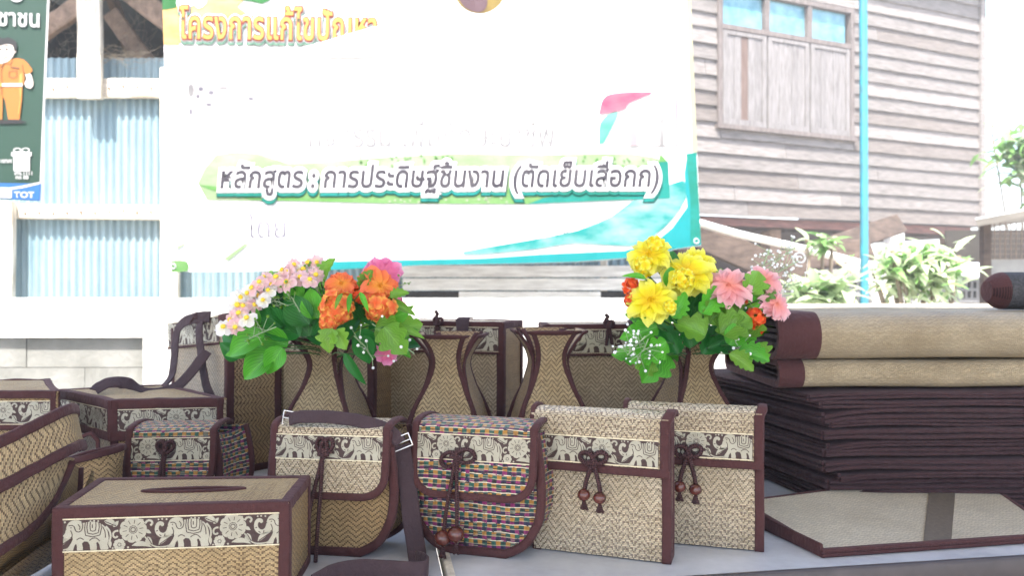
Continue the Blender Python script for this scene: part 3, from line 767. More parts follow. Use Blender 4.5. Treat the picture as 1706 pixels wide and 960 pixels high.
def totes():
    wd, h, d = .232, .27, .10
    def make(sag=0.0, tie=True):
        r = thing('tote_bag', 'x', 'bag', group='tall woven tote bags in the back row')
        C = [(-wd / 2, -d / 2), (wd / 2, -d / 2), (wd / 2, d / 2), (-wd / 2, d / 2)]
        frs = quad_box(r, C, .0005, h, ['w5', 'w4', 'w5', 'w4'], .014, 'w5', wob=.0012, zs=[h - sag, h, h, h - sag])
        fr = frs[0][0]; f2 = Fr(fr(0, -sag * .5), fr.U + fr.V * (sag / wd) * .7, fr.V)
        ribbon(r, f2, .008, h - .053 , wd - .008, h - .009, .1, .001)
        MB().sweep([f2(.007 + (wd - .014) * k / 10, h - .055, .0015) for k in range(11)], fr.N, .005, .003, wob=.0005).build('band_binding', M['tape'], r, True)
        if tie:
            f3 = Fr(f2(wd / 2, h, 0), fr.U, fr.V)
            knot_tie(r, f3, -.005, -.004, .7, ((-.004, -.034), (.006, -.032)), False, .004, tassel=False, r=.0030, loops=((-1, 1.2), (1, .9)))
            MB().tube([f3(-.006, .0, .004), f3(-.009, .009, .002), f3(-.006, .014, .004), f3(-.010, .019, .003)], .0032, 8).build('cord_stub', M['cord'], r, True)
            MB().sweep([f3(.042, .006, -.02), f3(.042, .0075, -.004), f3(.042, .004, .004), f3(.042, -.02, .004)], [Z, Z, V((0, -1, 1)), V((0, -1, 0))], .022, .003).build('closing_tab', M['tape2'], r, True)
        return r
    a = make(.03, False); p = P(379, 700, 1.37)
    rz = math.radians(-45); dr = V((math.cos(rz), math.sin(rz), 0)); nb = V((-dr.y, dr.x, 0)); c = V((p.x, p.y, 0)) - dr * wd / 2 + nb * d / 2
    a.location = (c.x, c.y, TZ); a.rotation_euler.z = rz; a.scale.z = (P(0, 523, 1.37).z - TZ) / h
    a['label'] = 'leftmost tote bag, its long strap falling over the lidded box'
    b = make()
    specs = ((622, 541, 1.39, -18, 'tote bag directly behind the orange flowers and the first vase'), (838, 538, 1.38, -20, 'tote bag behind the vase that stands over the many coloured bag'), (1128, 541, 1.40, 3, 'tote bag facing the camera squarely, just left of the yellow flowers'))
    for i, (px, py, D, rz, lab) in enumerate(specs):
        o = b if i == 0 else copy_tree(b); o['label'] = lab
        rz = math.radians(rz); p = P(px, py, D); dr = V((math.cos(rz), math.sin(rz), 0)); nb = V((-dr.y, dr.x, 0))
        c = V((p.x, p.y, 0)) - dr * wd / 2 + nb * d / 2; o.location = (c.x, c.y, TZ); o.rotation_euler.z = rz; o.scale.z = (p.z - TZ) / h
    # long loose strap of the left tote
    def st(pts, nrm, wdt=.019):
        q = [V(x) for x in cr(pts, 6)]; m = MB(); m.sweep(q, nrm, wdt, .0026, wob=.0012, k=12, e=4)
        o = m.build('strap', M['tape2'], a, True)
        o.matrix_parent_inverse = (Matrix.Translation(a.location) @ Matrix.Rotation(a.rotation_euler.z, 4, 'Z') @ Matrix.Diagonal((1, 1, a.scale.z, 1))).inverted()
    N1 = V((-.5, -.8, .2))
    st([P(333, 532, 1.42), P(332, 560, 1.405), P(336, 600, 1.39), P(343, 640, 1.375), P(352, 664, 1.36)], N1)
    st([P(350, 528, 1.41), P(325, 530, 1.425), P(303, 540, 1.45), P(293, 560, 1.46), P(290, 600, 1.44), P(284, 630, 1.42), P(268, 647, 1.40)], N1, .020)
    st([P(345, 585, 1.38), P(325, 612, 1.37), P(300, 640, 1.36), P(275, 652, 1.35), P(248, 654, 1.33), P(222, 642, 1.30), P(200, 636, 1.29), P(180, 638, 1.28), P(158, 650, 1.27)], V((.0, -.75, .62)), .021)
    st([P(158, 650, 1.268), P(170, 640, 1.30), P(184, 634, 1.34), P(200, 640, 1.36), P(230, 650, 1.36)], V((.3, -.7, .6)), .017)
    m = MB()
    for k in range(5): m.tube([P(318 + 5 * k, 538, 1.43), P(324 + 4 * k, 527 - 3 * (k % 2), 1.425), P(334 + 3 * k, 534, 1.42)], .003, 6)
    o = m.build('cord_knot', M['cord'], a, True)
    o.matrix_parent_inverse = (Matrix.Translation(a.location) @ Matrix.Rotation(a.rotation_euler.z, 4, 'Z') @ Matrix.Diagonal((1, 1, a.scale.z, 1))).inverted()
totes()

def left_boxes():
    r = thing('lidded_box', 'woven box with elephant banded lid, a brown strap lying across its top', 'box')
    zt = EZ - .170; C = [(-.603, 1.21), (-.440, 1.24), (-.607, 1.412), (-.760, 1.345)]
    ctr = sum((V((c[0], c[1], 0)) for c in C), V()) / 4
    Ci = [ctr + (V((c[0], c[1], 0)) - ctr) * .93 for c in C]
    quad_box(r, Ci, TZ + .0005, zt - .052, ['w3', 'w3', 'w3', 'w5'], .012, None)
    fs = quad_box(r, C, zt - .060, zt, ['w5', 'w5', 'w5', 'w5'], .016, 'w1')
    for k in (0, 3):
        fr, L = fs[k]; ribbon(r, fr, .008, .0125, L - .008, .0465, .35 + .3 * k)
    m = MB(); MB().sweep([P(132, 752, 1.19), P(136, 728, 1.185), P(152, 722, 1.18), P(163, 735, 1.18), P(165, 790, 1.18)], V((0, -1, 0)), .006, .004, k=10).build('side_loop', M['tape'], r, True)
    rebase(r, (ctr.x, ctr.y, TZ))
    r = thing('lidded_box', 'low woven box cut off by the left edge, elephant band under its lid', 'box')
    zt = EZ - .150; a = P(97, 656, 1.165); 
    C = [(a.x - .24, a.y - .01), (a.x, a.y), (a.x - .10, a.y + .15), (a.x - .33, a.y + .14)]
    fs = quad_box(r, C, TZ + .0005, zt, ['w3', 'w3', 'w3', 'w3'], .012, 'w1')
    fr, L = fs[0]; hz = zt - TZ
    ribbon(r, fr, .006, hz - .048, L - .007, hz - .014, .62)
    MB().sweep([fr(.005 + (L - .01) * k / 10, hz - .052, .002) for k in range(11)], fr.N, .008, .004, wob=.0006).build('band_binding', M['tape'], r, True)
    rebase(r, (a.x - .12, a.y + .08, TZ))
left_boxes()

def curved_sheet(root, name, mat, lower, upper, ph, bind=True, th=.003, bw=.012, inner=None):
    """ruled sheet between two 3-D edge lines, turned back at both ends; edges bound with tape"""
    n = len(lower); G = []; U = []; L = 0; Gi = []
    for i in range(n):
        a, b = V(lower[i]), V(upper[i])
        if i: L += ((a + b) / 2 - (V(lower[i - 1]) + V(upper[i - 1])) / 2).length
        rows = [a.lerp(b, k / 6) for k in range(7)]; hh = (b - a).length
        G.append(rows); U.append([(L, hh * k / 6) for k in range(7)])
    for i in range(n):
        t = (G[min(n - 1, i + 1)][3] - G[max(0, i - 1)][3]).normalized(); N = t.cross((G[i][6] - G[i][0]).normalized())
        Gi.append([p - N * th for p in G[i]])
    m = MB(); m.grid(G, U); m.grid(Gi, U, flip=True); m.build(name, M[mat], root, True)
    return G
def big_bag():
    r = thing('shoulder_bag', 'large curved woven bag cut off by the left edge, its wide flap folded over', 'bag')
    # flap: broad band rising to the right and turning back at its right end
    up = cr([P(-70, 770, .76), P(0, 738, .80), P(60, 708, .845), P(105, 686, .89), P(122, 681, .93), P(128, 684, 1.0), P(126, 692, 1.06)], 5)
    lo = cr([P(-70, 850, .745), P(0, 812, .79), P(60, 780, .838), P(112, 752, .885), P(133, 742, .925), P(140, 742, .995), P(138, 745, 1.055)], 5)
    G = curved_sheet(r, 'flap', 'w1b', lo, up, 0)
    for row, nm in ((0, 'flap_binding'), (6, 'flap_binding')):
        pts = [g[row] for g in G]; nr = [((G[min(i + 1, len(G) - 1)][3] - G[max(0, i - 1)][3]).cross(G[i][6] - G[i][0])).normalized() for i in range(len(G))]
        MB().sweep(pts, nr, .0125, .0065, wob=.001, k=12, e=3).build(nm, M['tape'], r, True)
    # front panel below the flap: wedge shaped, curved lower edge
    up = cr([P(-70, 850, .752), P(0, 820, .797), P(60, 788, .845), P(108, 766, .89), P(119, 763, .905), P(121, 764, .91)], 5)
    lo = cr([P(-70, 965, .722), P(0, 918, .775), P(45, 888, .82), P(80, 850, .865), P(100, 812, .893), P(119, 768, .905)], 5)
    G = curved_sheet(r, 'front_panel', 'w1b', lo, up, 0)
    nr = [((G[min(i + 1, len(G) - 1)][3] - G[max(0, i - 1)][3]).cross(V((0, 0, 1)))).normalized() for i in range(len(G))]
    MB().sweep([g[0] for g in G], nr, .0105, .008, wob=.001, k=12, e=3).build('panel_binding', M['tape'], r, True)
    # gusset under the panel, receding
    up = cr([P(-70, 975, .725), P(0, 926, .778), P(45, 896, .823), P(80, 858, .868), P(102, 818, .898), P(120, 772, .910)], 5)
    lo = cr([P(-70, 1040, .76), P(0, 975, .83), P(50, 945, .88), P(88, 905, .925), P(125, 850, .96), P(132, 780, .97)], 5)
    G = curved_sheet(r, 'gusset', 'w3', lo, up, 0)
    nr = [((G[min(i + 1, len(G) - 1)][3] - G[max(0, i - 1)][3]).cross(V((0, 0, 1)))).normalized() for i in range(len(G))]
    MB().sweep([g[0] for g in G], nr, .0105, .008, wob=.001, k=12, e=3).build('panel_binding', M['tape'], r, True)
    # back panel keeps the bag closed
    up2 = [V(u) + V((0.0, .05, -.015)) for u in up]; lo2 = [V((q[0], q[1] + .02, TZ + .004)) for q in lo]
    curved_sheet(r, 'back_panel', 'w3', lo2, up2, 0)
    rebase(r, (-.52, .85, TZ))
    r = thing('woven_pouch', 'small open woven pouch with a brown rim squeezed behind the large curved bag', 'pouch')
    c = P(142, 765, 1.03); G = []; U = []
    for k in range(9):
        z = TZ + .001 + (c.z - TZ) * k / 8; s = .8 + .25 * (k / 8); row = []; ur = []
        for q in range(20):
            a = 2 * math.pi * q / 20; row.append(V((c.x + .032 * s * math.cos(a), c.y + .026 + .026 * s * math.sin(a), z + (.008 * math.cos(a) if k == 8 else 0)))); ur.append((q * .009, k * .013))
        ur.append((.18, k * .013)); G.append(row); U.append(ur)
    m = MB(); m.grid(G, U, cu=True); m.build('pouch_side', M['w3'], r, True)
    m = MB(); m.grid([[p + (V((c.x, c.y + .026, p.z)) - p) * .06 for p in g] for g in G], U, cu=True, flip=True); m.build('lining', M['tape2'], r, True)
    MB().sweep(G[-1], Z, .008, .009, True, wob=.001).build('rim_binding', M['tape'], r, True)
    rebase(r, (c.x, c.y + .026, TZ))
M['w1b'] = weave('bold_golden_sedge_herringbone', (.60, .45, .25), (.12, .07, .032), .0028, .0022, 5, rot=True)
big_bag()

# ---------------------------------------------------------------- mats on the right
def mats():
    # pile of folded mats, edges bound in dark cloth
    n = 12; z = TZ + .001; zt = EZ - .148; ths = [random.uniform(.62, 1.3) for _ in range(n)]; ths = [q * (zt - z) / sum(ths) for q in ths]; zc_ = z
    d0 = V((.985, .03, 0)).normalized(); e0 = V((-.24, .97, 0)).normalized()
    labs = {n - 2: 'second mat from the top of the dark edged pile', n - 3: 'third mat from the top of the dark edged pile', n - 4: 'fourth mat from the top of the dark edged pile', n - 5: 'fifth mat from the top of the dark edged pile', n - 6: 'sixth mat from the top, the upper of the two middle mats in the dark pile', 5: 'lower of the two middle mats in the dark edged pile', 1: 'second mat from the bottom of the dark edged pile', 2: 'third mat from the bottom of the dark edged pile', 3: 'fourth mat from the bottom of the dark edged pile', 4: 'fifth mat from the bottom of the dark edged pile', 0: 'bottom mat of the dark edged pile, resting on the table', n - 1: 'topmost dark edged mat, right under the two rolled mats'}
    for i in range(n):
        rz = random.uniform(-.035, .030); jx = random.uniform(-.017, .014) - (.012 if i > n - 4 else 0) * (i - n + 4) * .9; jy = random.uniform(-.004, .004)
        r = thing('folded_mat', labs.get(i, 'one of the folded dark edged mats in the middle of the pile'), 'mat', group='folded mats stacked in the dark pile')
        c = V((.462 + jx, 1.155 + jy, zc_)); th = ths[i] * .84; zc_ += ths[i]
        U = Matrix.Rotation(rz, 3, 'Z') @ d0; W = Matrix.Rotation(rz, 3, 'Z') @ e0
        # two leaves of cloth bound mat folded: slightly wavy slab drawn as a wrapped sheet
        for lf in range(2):
            hh = th / 2; zz = hh * (.5 + lf); G = []; UV = []; nx = 26
            for q in range(nx + 1):
                t = q / nx; x = t * .72; row = []; ur = []
                sag = .0030 * mnoise.noise(V((x * 7, i * 3.1, lf * .6)))  - (.0050 * math.exp(-x * 26) * (1 if i > 2 else .3)) * (1 + .7 * math.sin(i * 2.3))
                for k in range(15):
                    a = -math.pi / 2 - math.pi * k / 14
                    yy = math.cos(a) * hh * .8; zz2 = math.sin(a) * hh * .48
                    row.append(c + U * x + W * (yy + hh * .5 + .0012 * mnoise.noise(V((x * 14, i * 1.7, lf * 5)))) + Z * (zz + zz2 + sag)); ur.append((x, k * .002))
                G.append([row[0] + W * .36] + row + [row[-1] + W * .36]); UV.append([(x, -.3)] + ur + [(x, .3)])
            m = MB(); m.grid(G, UV, flip=True)
            # left side closing strip
            m.face(list(G[0]), [(0, 0)] * len(G[0])); m.face(list(reversed(G[-1])), [(0, 0)] * len(G[0]))
            m.build('cloth_edge', M['felt'], r, True)
            MB().sweep([c + U * -.001 + W * (.002 + .35 * k / 8) + Z * (zz - (.003 * (1 if i > 2 else .3)) * (1 + .7 * math.sin(i * 2.3)) ) for k in range(9)], Z, .006, hh * .85, wob=.0015, k=10).build('side_binding', M['felt'], r, True)
        rebase(r, (c.x + .3, c.y + .15, c.z))
    # two thick rolled / folded mats on top
    def roll(name, lab, x0, y0, zb, hgt, dep, turns, capw):
        r = thing(name, lab, 'mat', group='thick rolled mats on the pile')
        def sec(k, off):          # flattened spiral in the y-z plane
            hh = hgt - 2 * off; dd = dep - 2 * off; R = hh / 2; st = dd - hh
            return [(off + R - R * math.cos(a), zb + off + R + R * math.sin(a)) for a in [math.pi / 2 - math.pi * q / 14 * -1 for q in range(0)]]
        def stad(off):
            R = hgt / 2 - off; pts = []
            for q in range(17): a = math.pi / 2 + math.pi * q / 16; pts.append((hgt / 2 + R * math.cos(a), zb + hgt / 2 + R * math.sin(a)))
            for q in range(9): pts.append((hgt / 2 + (dep - hgt) * q / 8, zb + off + .0))
            for q in range(17): a = -math.pi / 2 + math.pi * q / 16; pts.append((dep - hgt / 2 + R * math.cos(a), zb + hgt / 2 + R * math.sin(a)))
            for q in range(1, 8): pts.append((dep - hgt / 2 - (dep - hgt) * q / 8, zb + hgt - off))
            return pts
        def skin(off, x_a, x_b, mat, nm, th, n=18, sm=True):
            a, b = stad(off), stad(off + th); G1 = []; G2 = []; U = []
            for q in range(n + 1):
                x = x_a + (x_b - x_a) * q / n; w1 = V((0, .0015 * mnoise.noise(V((x * 8, zb * 50, 1))), .0015 * mnoise.noise(V((x * 7, zb * 50, 2)))))
                G1.append([V((x, y0 + p[0] + .03 * (x - x0), p[1])) + w1 for p in a]); G2.append([V((x, y0 + p[0] + .03 * (x - x0), p[1])) + w1 for p in b])
                L = 0; ur = []
                for k in range(len(a) + 1):
                    ur.append((x, L)); L += math.hypot(a[k % len(a)][0] - a[(k + 1) % len(a)][0], a[k % len(a)][1] - a[(k + 1) % len(a)][1])
                U.append(ur)
            m = MB(); m.grid(G1, U, cu=True); m.grid(G2, U, cu=True, flip=True)
            for g1, g2, fl in ((G1[0], G2[0], False), (G1[-1], G2[-1], True)): m.grid([g1, g2], None, cu=True, flip=not fl)
            return m.build(nm, M[mat], r, sm)
        skin(0, x0 + capw - .006, 1.15, 'wm', 'mat_sheet', .008)
        skin(-.0012, x0, x0 + capw, 'tape', 'end_binding', .0095, 4)
        skin(.014, x0 + .012, .9, 'inner', 'inner_fold', .008, 8)
        if hgt > .05: skin(.026, x0 + .02, .9, 'tape2', 'inner_fold', .006, 8)
        rebase(r, (x0 + .3, y0 + dep / 2, zb))
    zb = zt + .002
    roll('rolled_mat', 'lower flatter rolled mat lying directly on the dark pile', P(1297, 640, 1.17).x, 1.165, zb, .040, .30, 1, .037)
    roll('rolled_mat', 'upper thicker rolled mat with a broad brown end, on top of the pile', P(1292, 570, 1.165).x, 1.150, zb + .0425, .068, .33, 1, .062)
    # dark tube shaped bag on top, right edge
    r = thing('bolster', 'dark patterned bolster with a brown end lying on the rolled mats', 'bolster')
    c = P(1662, 495, 1.29); R = .030; zc = zb + .0425 + .068 + R + .001
    dk = plain('dark_patterned_cloth', (.05, .05, .055), .8, .5, 260, .0006, 500, var2=(.012, .012, .014))
    def cyl(x0, x1, r0, r1, mt, nm):
        G = []; U = []
        for q in range(7):
            t = q / 6; x = x0 + (x1 - x0) * t; rr = r0 + (r1 - r0) * math.sin(t * math.pi / 2)
            G.append([V((x, c.y + rr * math.cos(a) * 1.0, zc + rr * math.sin(a) * 1.0)) for a in [2 * math.pi * k / 24 for k in range(24)]]); U.append([(x, k * .01) for k in range(25)])
        m = MB(); m.grid(G, U, cu=True, flip=True); m.face(list(G[0]), [(0, 0)] * 24); m.build(nm, mt, r, True)
    cyl(c.x - .018, c.x + .006, R * .55, R, M['tape'], 'end_cap'); cyl(c.x + .006, c.x + .3, R, R * 1.02, dk, 'bolster_cover')
    rebase(r, (c.x + .1, c.y, zc - R))
    # folded pad in front of the pile
    r = thing('folded_pad', 'folded sedge seat pad with a grey brown stripe, lying in front of the dark pile', 'pad')
    FL, FRr, BR_, BL = V((.369, .953, 0)), V((.690, 1.016, 0)), V((.712, 1.270, 0)), V((.338, 1.125, 0))
    BL = FL + (V((-.028, .158, 0))) * 1.0; BRr = FRr + V((.030, .25, 0)); 
    BL = V((.318, 1.115, 0))
    for nm, z0, z1, rise in (('lower_board', TZ + .001, TZ + .005, 0), ('upper_board', TZ + .0062, TZ + .010, .014)):
        fr = Fr(FL + Z * z0, FRr - FL, Z.cross(FRr - FL) + Z * (rise * 2)); q = []
        for p in (FL, FRr, BRr, BL): dd = p - FL; q.append((dd.dot(fr.U), dd.dot(V((fr.V.x, fr.V.y, 0)).normalized())))
        MB().slab(q, fr, .004).build(nm, M['wm2'], r)
        cs = [fr(u, v, .002) for u, v in q]; pts = []; 
        for i in range(4):
            for k in range(8): pts.append(cs[i].lerp(cs[(i + 1) % 4], k / 8))
        MB().sweep(pts, fr.N, .0080, .0050, True, wob=.0004, e=4).build('pad_binding', M['tape'], r, True)
        if rise:
            # stripe across
            a0, b0 = fr.U, fr.V
            def on(p): dd = p - FL; return (dd.dot(fr.U), dd.dot(V((fr.V.x, fr.V.y, 0)).normalized()))
            s = [on(T(1556, 911, .01)), on(T(1602, 907, .01)), on(T(1592, 814, .02)), on(T(1548, 817, .02))]; s = [(a_, min(max(v_, .003), q[2][1] - .004)) for a_, v_ in s]
            MB().slab(s, fr, .0008, .0041).build('stripe', plain('grey_brown_stripe', (.12, .10, .08), .5, .3, 200, .0004, 700), r)
    MB().sweep([FL + V((-.002, 0, TZ + .0085)), (FL + BL) / 2 + V((-.003, 0, TZ + .010)), BL + V((-.002, 0, TZ + .012))], V((1, 0, 0)), .017, .004, wob=.001).build('fold_spine', M['tape'], r, True)
    rebase(r, (.53, 1.05, TZ))
M['wm2'] = weave('pale_rush_pad', (.70, .64, .52), (.46, .40, .30), .0026, .0014, 2, rough=.38, spec=.5)
mats()
# ================================================================ BACKGROUND
CAMP = V((0, 0, EZ))
def pix(fr, px, py):
    """where the sight line through a photo pixel meets the frame's plane -> (u, v)"""
    d = V(((px - 853) / F, 1, -(py - 480) / F)); t = (fr.O - CAMP).dot(fr.N) / d.dot(fr.N); p = CAMP + d * t - fr.O
    return (p.dot(fr.U), p.dot(fr.V))
wood = lambda name, c, c2, sc=(1, 1, 1), rough=.85: plain(name, c, rough, .4, 6, .004, 30, stretch=(sc[0], sc[1], sc[2]), var2=c2)
def text(name, body, size, fr, u, v, mat, parent, off=0.0, n=0.0, shear=0.0, sx=1.0, rot=0.0, align='LEFT', depth=.0006, space=1.0):
    c = bpy.data.curves.new(name, 'FONT'); c.body = body; c.size = size; c.offset = off; c.shear = shear; c.align_x = align; c.space_character = space; c.resolution_u = 4
    if off > .001: c.offset = 0; c.bevel_depth = off; c.bevel_resolution = 1
    o = bpy.data.objects.new(name, c); COL.objects.link(o); bpy.context.view_layer.update()
    me = bpy.data.meshes.new_from_object(o.evaluated_get(bpy.context.evaluated_depsgraph_get())); COL.objects.unlink(o); bpy.data.objects.remove(o)
    # overlapping strokes: every loose piece gets a hair of height of its own
    par = list(range(len(me.vertices)))
    def find(a):
        while par[a] != a: par[a] = par[par[a]]; a = par[a]
        return a
    for p in me.polygons:
        vs = list(p.vertices)
        for b in vs[1:]: par[find(vs[0])] = find(b)
    idx = {}; cr_, sr = math.cos(rot), math.sin(rot)
    for vt in me.vertices:
        k = idx.setdefault(find(vt.index), len(idx)); x, y = vt.co.x * sx, vt.co.y
        vt.co = fr(u + x * cr_ - y * sr, v + x * sr + y * cr_, n + .00012 * (k % 9) + depth + vt.co.z * .05)
    me.materials.clear(); me.materials.append(mat); me.name = name
    ob = bpy.data.objects.new(name, me); COL.objects.link(ob); ob.parent = parent; return ob

def low_wall():
    r = thing('low_wall', 'low whitewashed plaster wall with a grey block infill at its left end, behind the goods', 'wall')
    pl = plain('whitewashed_plaster', (.70, .69, .66), .9, .18, 3.0, .004, 25, var2=(.24, .235, .22))
    bl = plain('grey_concrete_block', (.20, .20, .185), .95, .3, 5, .003, 40, var2=(.115, .115, .10))
    mo = plain('grey_mortar', (.12, .12, .11), .95, .2, 20)
    D = 2.6; zt = P(0, 497, D).z; zb = P(0, 563, D).z; zr = P(0, 508, D).z
    fr = Fr((0, D, 0), (1, 0, 0), Z); xl, xr = P(-160, 0, D).x, P(237, 0, D).x; xe = P(1655, 0, D).x
    MB().rect(fr, xl - .6, zb, xr, zt, .15, -.15).build('coping', pl, r)
    MB().rect(fr, xr, 0, P(1215, 0, D).x, zt - .001, .15, -.152).build('plaster_face', pl, r)
    pr = plain('weathered_plaster', (.62, .56, .46), .9, .25, 6, .004, 25, var2=(.45, .38, .28))
    MB().rect(fr, P(1215, 0, D).x, 0, xe + 1.2, zr, .15, -.154).build('plaster_face', pr, r)
    MB().rect(fr, xl - .6, 0, xr, zb - .2 * 3 - .01, .10, -.13).build('plaster_face', pl, r)
    MB().rect(fr, xl - .6, zb - .62, xr, zb, .02, -.12).build('mortar_bed', mo, r)
    me = MB().rect(Fr((0, 0, 0), (1, 0, 0), Z), 0, 0, .386, .0955, .05, 0).mesh('block', bl)
    for row in range(6):
        x = xr - .385 + (.19 if row % 2 else 0); z = zb - .0975 * (row + 1)
        while x > xl - .6:
            w_ = min(.386, xr - x - .003)
            child('block', me, r, (x, D + .07 + random.uniform(-.002, .002), z), sc=(w_ / .386, 1, 1)); x -= .388
    rebase(r, (.5, D, 0))
low_wall()

def shed():
    r = thing('corrugated_shed', 'shed of pale blue corrugated sheets nailed to whitened wooden beams, dark under its roof', 'shed')
    D = 4.3; fr = Fr((0, D, 0), (1, 0, 0), Z)
    cs = plain('pale_blue_corrugated_sheet', (.255, .335, .362), .5, .15, 3, .001, 60, spec=.5, metal=.1, var2=(.16, .26, .31), stretch=(4, 1, .6))
    bm = wood('whitened_beam', (.72, .68, .60), (.42, .36, .28), (1, 1, 6)); bmv = wood('whitened_post', (.74, .70, .62), (.44, .38, .30), (6, 6, 1))
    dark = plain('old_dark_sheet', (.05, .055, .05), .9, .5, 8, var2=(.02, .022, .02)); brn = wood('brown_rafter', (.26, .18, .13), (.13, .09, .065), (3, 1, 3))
    # corrugated sheets, each its own piece
    pitch = .040; sw = .80
    ztop, zbot = P(0, 96, D).z, .02; x = P(-220, 0, D).x; xend = P(1120, 0, D).x; k = 0
    while x < xend:
        G = []; U = []; n = int(sw / pitch) * 8
        for i in range(n + 1):
            xx = x + (sw + .02) * i / n; yy = D + .0065 * math.cos(2 * math.pi * xx / pitch) + (.003 if k % 2 else 0)
            top = ztop + .006 * mnoise.noise(V((xx * 6, 0, 2)))
            xx = min(xx, xend); G.append([V((xx, yy, z)) for z in (zbot, zbot + .9, zbot + 1.8, top)]); U.append([(xx, z) for z in (0, 1, 2, 3)])
        m = MB(); m.grid(G, U); m.build('corrugated_sheet', cs, r, True); x += sw; k += 1
    def beam(px0, py0, px1, py1, h, th, nm, mt, off=.012):
        a, b = V(pix(fr, px0, py0)), V(pix(fr, px1, py1)); a = fr(a.x, a.y, off + th / 2); b = fr(b.x, b.y, off + th / 2); n = 10
        m = MB(); m.sweep([a.lerp(b, q / n) for q in range(n + 1)], fr.N, h, th, wob=.006, k=12, e=6); return m.build(nm, mt, r, False)
    beam(-150, 148, 1100, 156, .105, .04, 'rail', bm, .010); beam(-150, 352, 1100, 362, .080, .04, 'rail', bm, .010)
    beam(163, -120, 163, 170, .125, .045, 'post', bmv, .056); beam(25, 338, 25, 900, .085, .045, 'post', bmv, .052); beam(294, 120, 294, 900, .095, .045, 'post', bmv, .052)
    beam(640, 120, 640, 900, .095, .045, 'post', bmv, .052); beam(1003, 120, 1003, 900, .04, .03, 'post', bmv, .052)
    # roof, inside and rafters
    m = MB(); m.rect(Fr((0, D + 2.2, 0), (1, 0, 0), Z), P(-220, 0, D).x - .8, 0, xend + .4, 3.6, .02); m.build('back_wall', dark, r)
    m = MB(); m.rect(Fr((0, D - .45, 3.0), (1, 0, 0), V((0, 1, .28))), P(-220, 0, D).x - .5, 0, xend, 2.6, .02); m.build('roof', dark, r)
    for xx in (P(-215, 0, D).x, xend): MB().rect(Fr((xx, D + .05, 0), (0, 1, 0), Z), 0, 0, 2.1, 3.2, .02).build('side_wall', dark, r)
    def raf(a, b, w_, t_, nm='rafter'): m = MB(); m.sweep([a.lerp(b, q / 6) for q in range(7)], V((0, -1, 0)), w_, t_, wob=.004, e=6); m.build(nm, brn, r)
    raf(P(60, 60, D - .05), P(200, -40, D - .05), .10, .05); raf(P(186, 22, D + .35), P(262, 128, D + .35), .10, .06); raf(P(170, -50, D + .02), P(300, 50, D + .02), .12, .05)
    raf(P(178, -30, D + .6), P(225, 110, D + 1.4), .08, .05); raf(P(60, 10, D + .5), P(100, 40, D + .3), .05, .05)
    nail = plain('rusty_nail', (.14, .07, .04), .8, .3, 40); m = MB()
    for px_ in list(range(-40, 270, 23)) + list(range(310, 660, 23)):
        for py_ in (150, 354): q_ = pix(fr, px_, py_); m.sphere(fr(q_[0], q_[1] + random.uniform(-.01, .01), .055), .006, 6)
    tag(m.build('nail_heads', nail, r, True), kind='stuff')
    st = plain('dry_straw', (.30, .25, .18), .9, .3, 20); m = MB()
    for q in range(150):
        if q < 70: a = P(random.gauss(190, 26), random.gauss(92, 5), D - random.uniform(.02, .10)); b = a + V((random.gauss(0, .09), random.uniform(-.02, .02), random.gauss(0, .02)))
        elif q < 110: a = P(random.gauss(95, 14), random.uniform(10, 90), D + random.uniform(0, .3)); b = a + V((random.gauss(.03, .06), 0, random.gauss(0, .10)))
        else: a = P(random.gauss(235, 22), random.uniform(10, 100), D + random.uniform(0, .4)); b = a + V((random.gauss(0, .08), 0, random.gauss(0, .09)))
        c = (a + b) / 2 + V((random.gauss(0, .02), 0, random.gauss(-.01, .02))); m.tube([V(x) for x in cr([a, c, b], 3)], .0008, 3)
    tag(m.build('straw_and_cobweb', st, r), kind='stuff')
    # pale boards and gap under the banner
    pb = wood('pale_sill_board', (.66, .65, .62), (.48, .46, .43), (1, 1, 8))
    f2 = Fr((0, D - .10, 0), (1, 0, 0), Z)
    def bd(x0, y0, x1, y1, mt, nm, t=.03, o=0): a, b = pix(f2, x0, y1), pix(f2, x1, y0); MB().rect(f2, a[0], a[1], b[0], b[1], t, o).build(nm, mt, r)
    bd(670, 443, 1160, 462, pb, 'sill_board'); bd(672, 464, 1160, 484, pb, 'sill_board', .028); 
    dk = plain('dark_slot', (.03, .028, .028), .9); bd(676, 486, 765, 498, dk, 'vent_slot', .01); bd(1000, 486, 1160, 499, dk, 'vent_slot', .01); bd(765, 486, 1000, 520, pb, 'sill_board', .026)
    bd(676, 500, 1160, 700, pb, 'sill_board', .02)
    rebase(r, (-.6, D, 0))
shed()

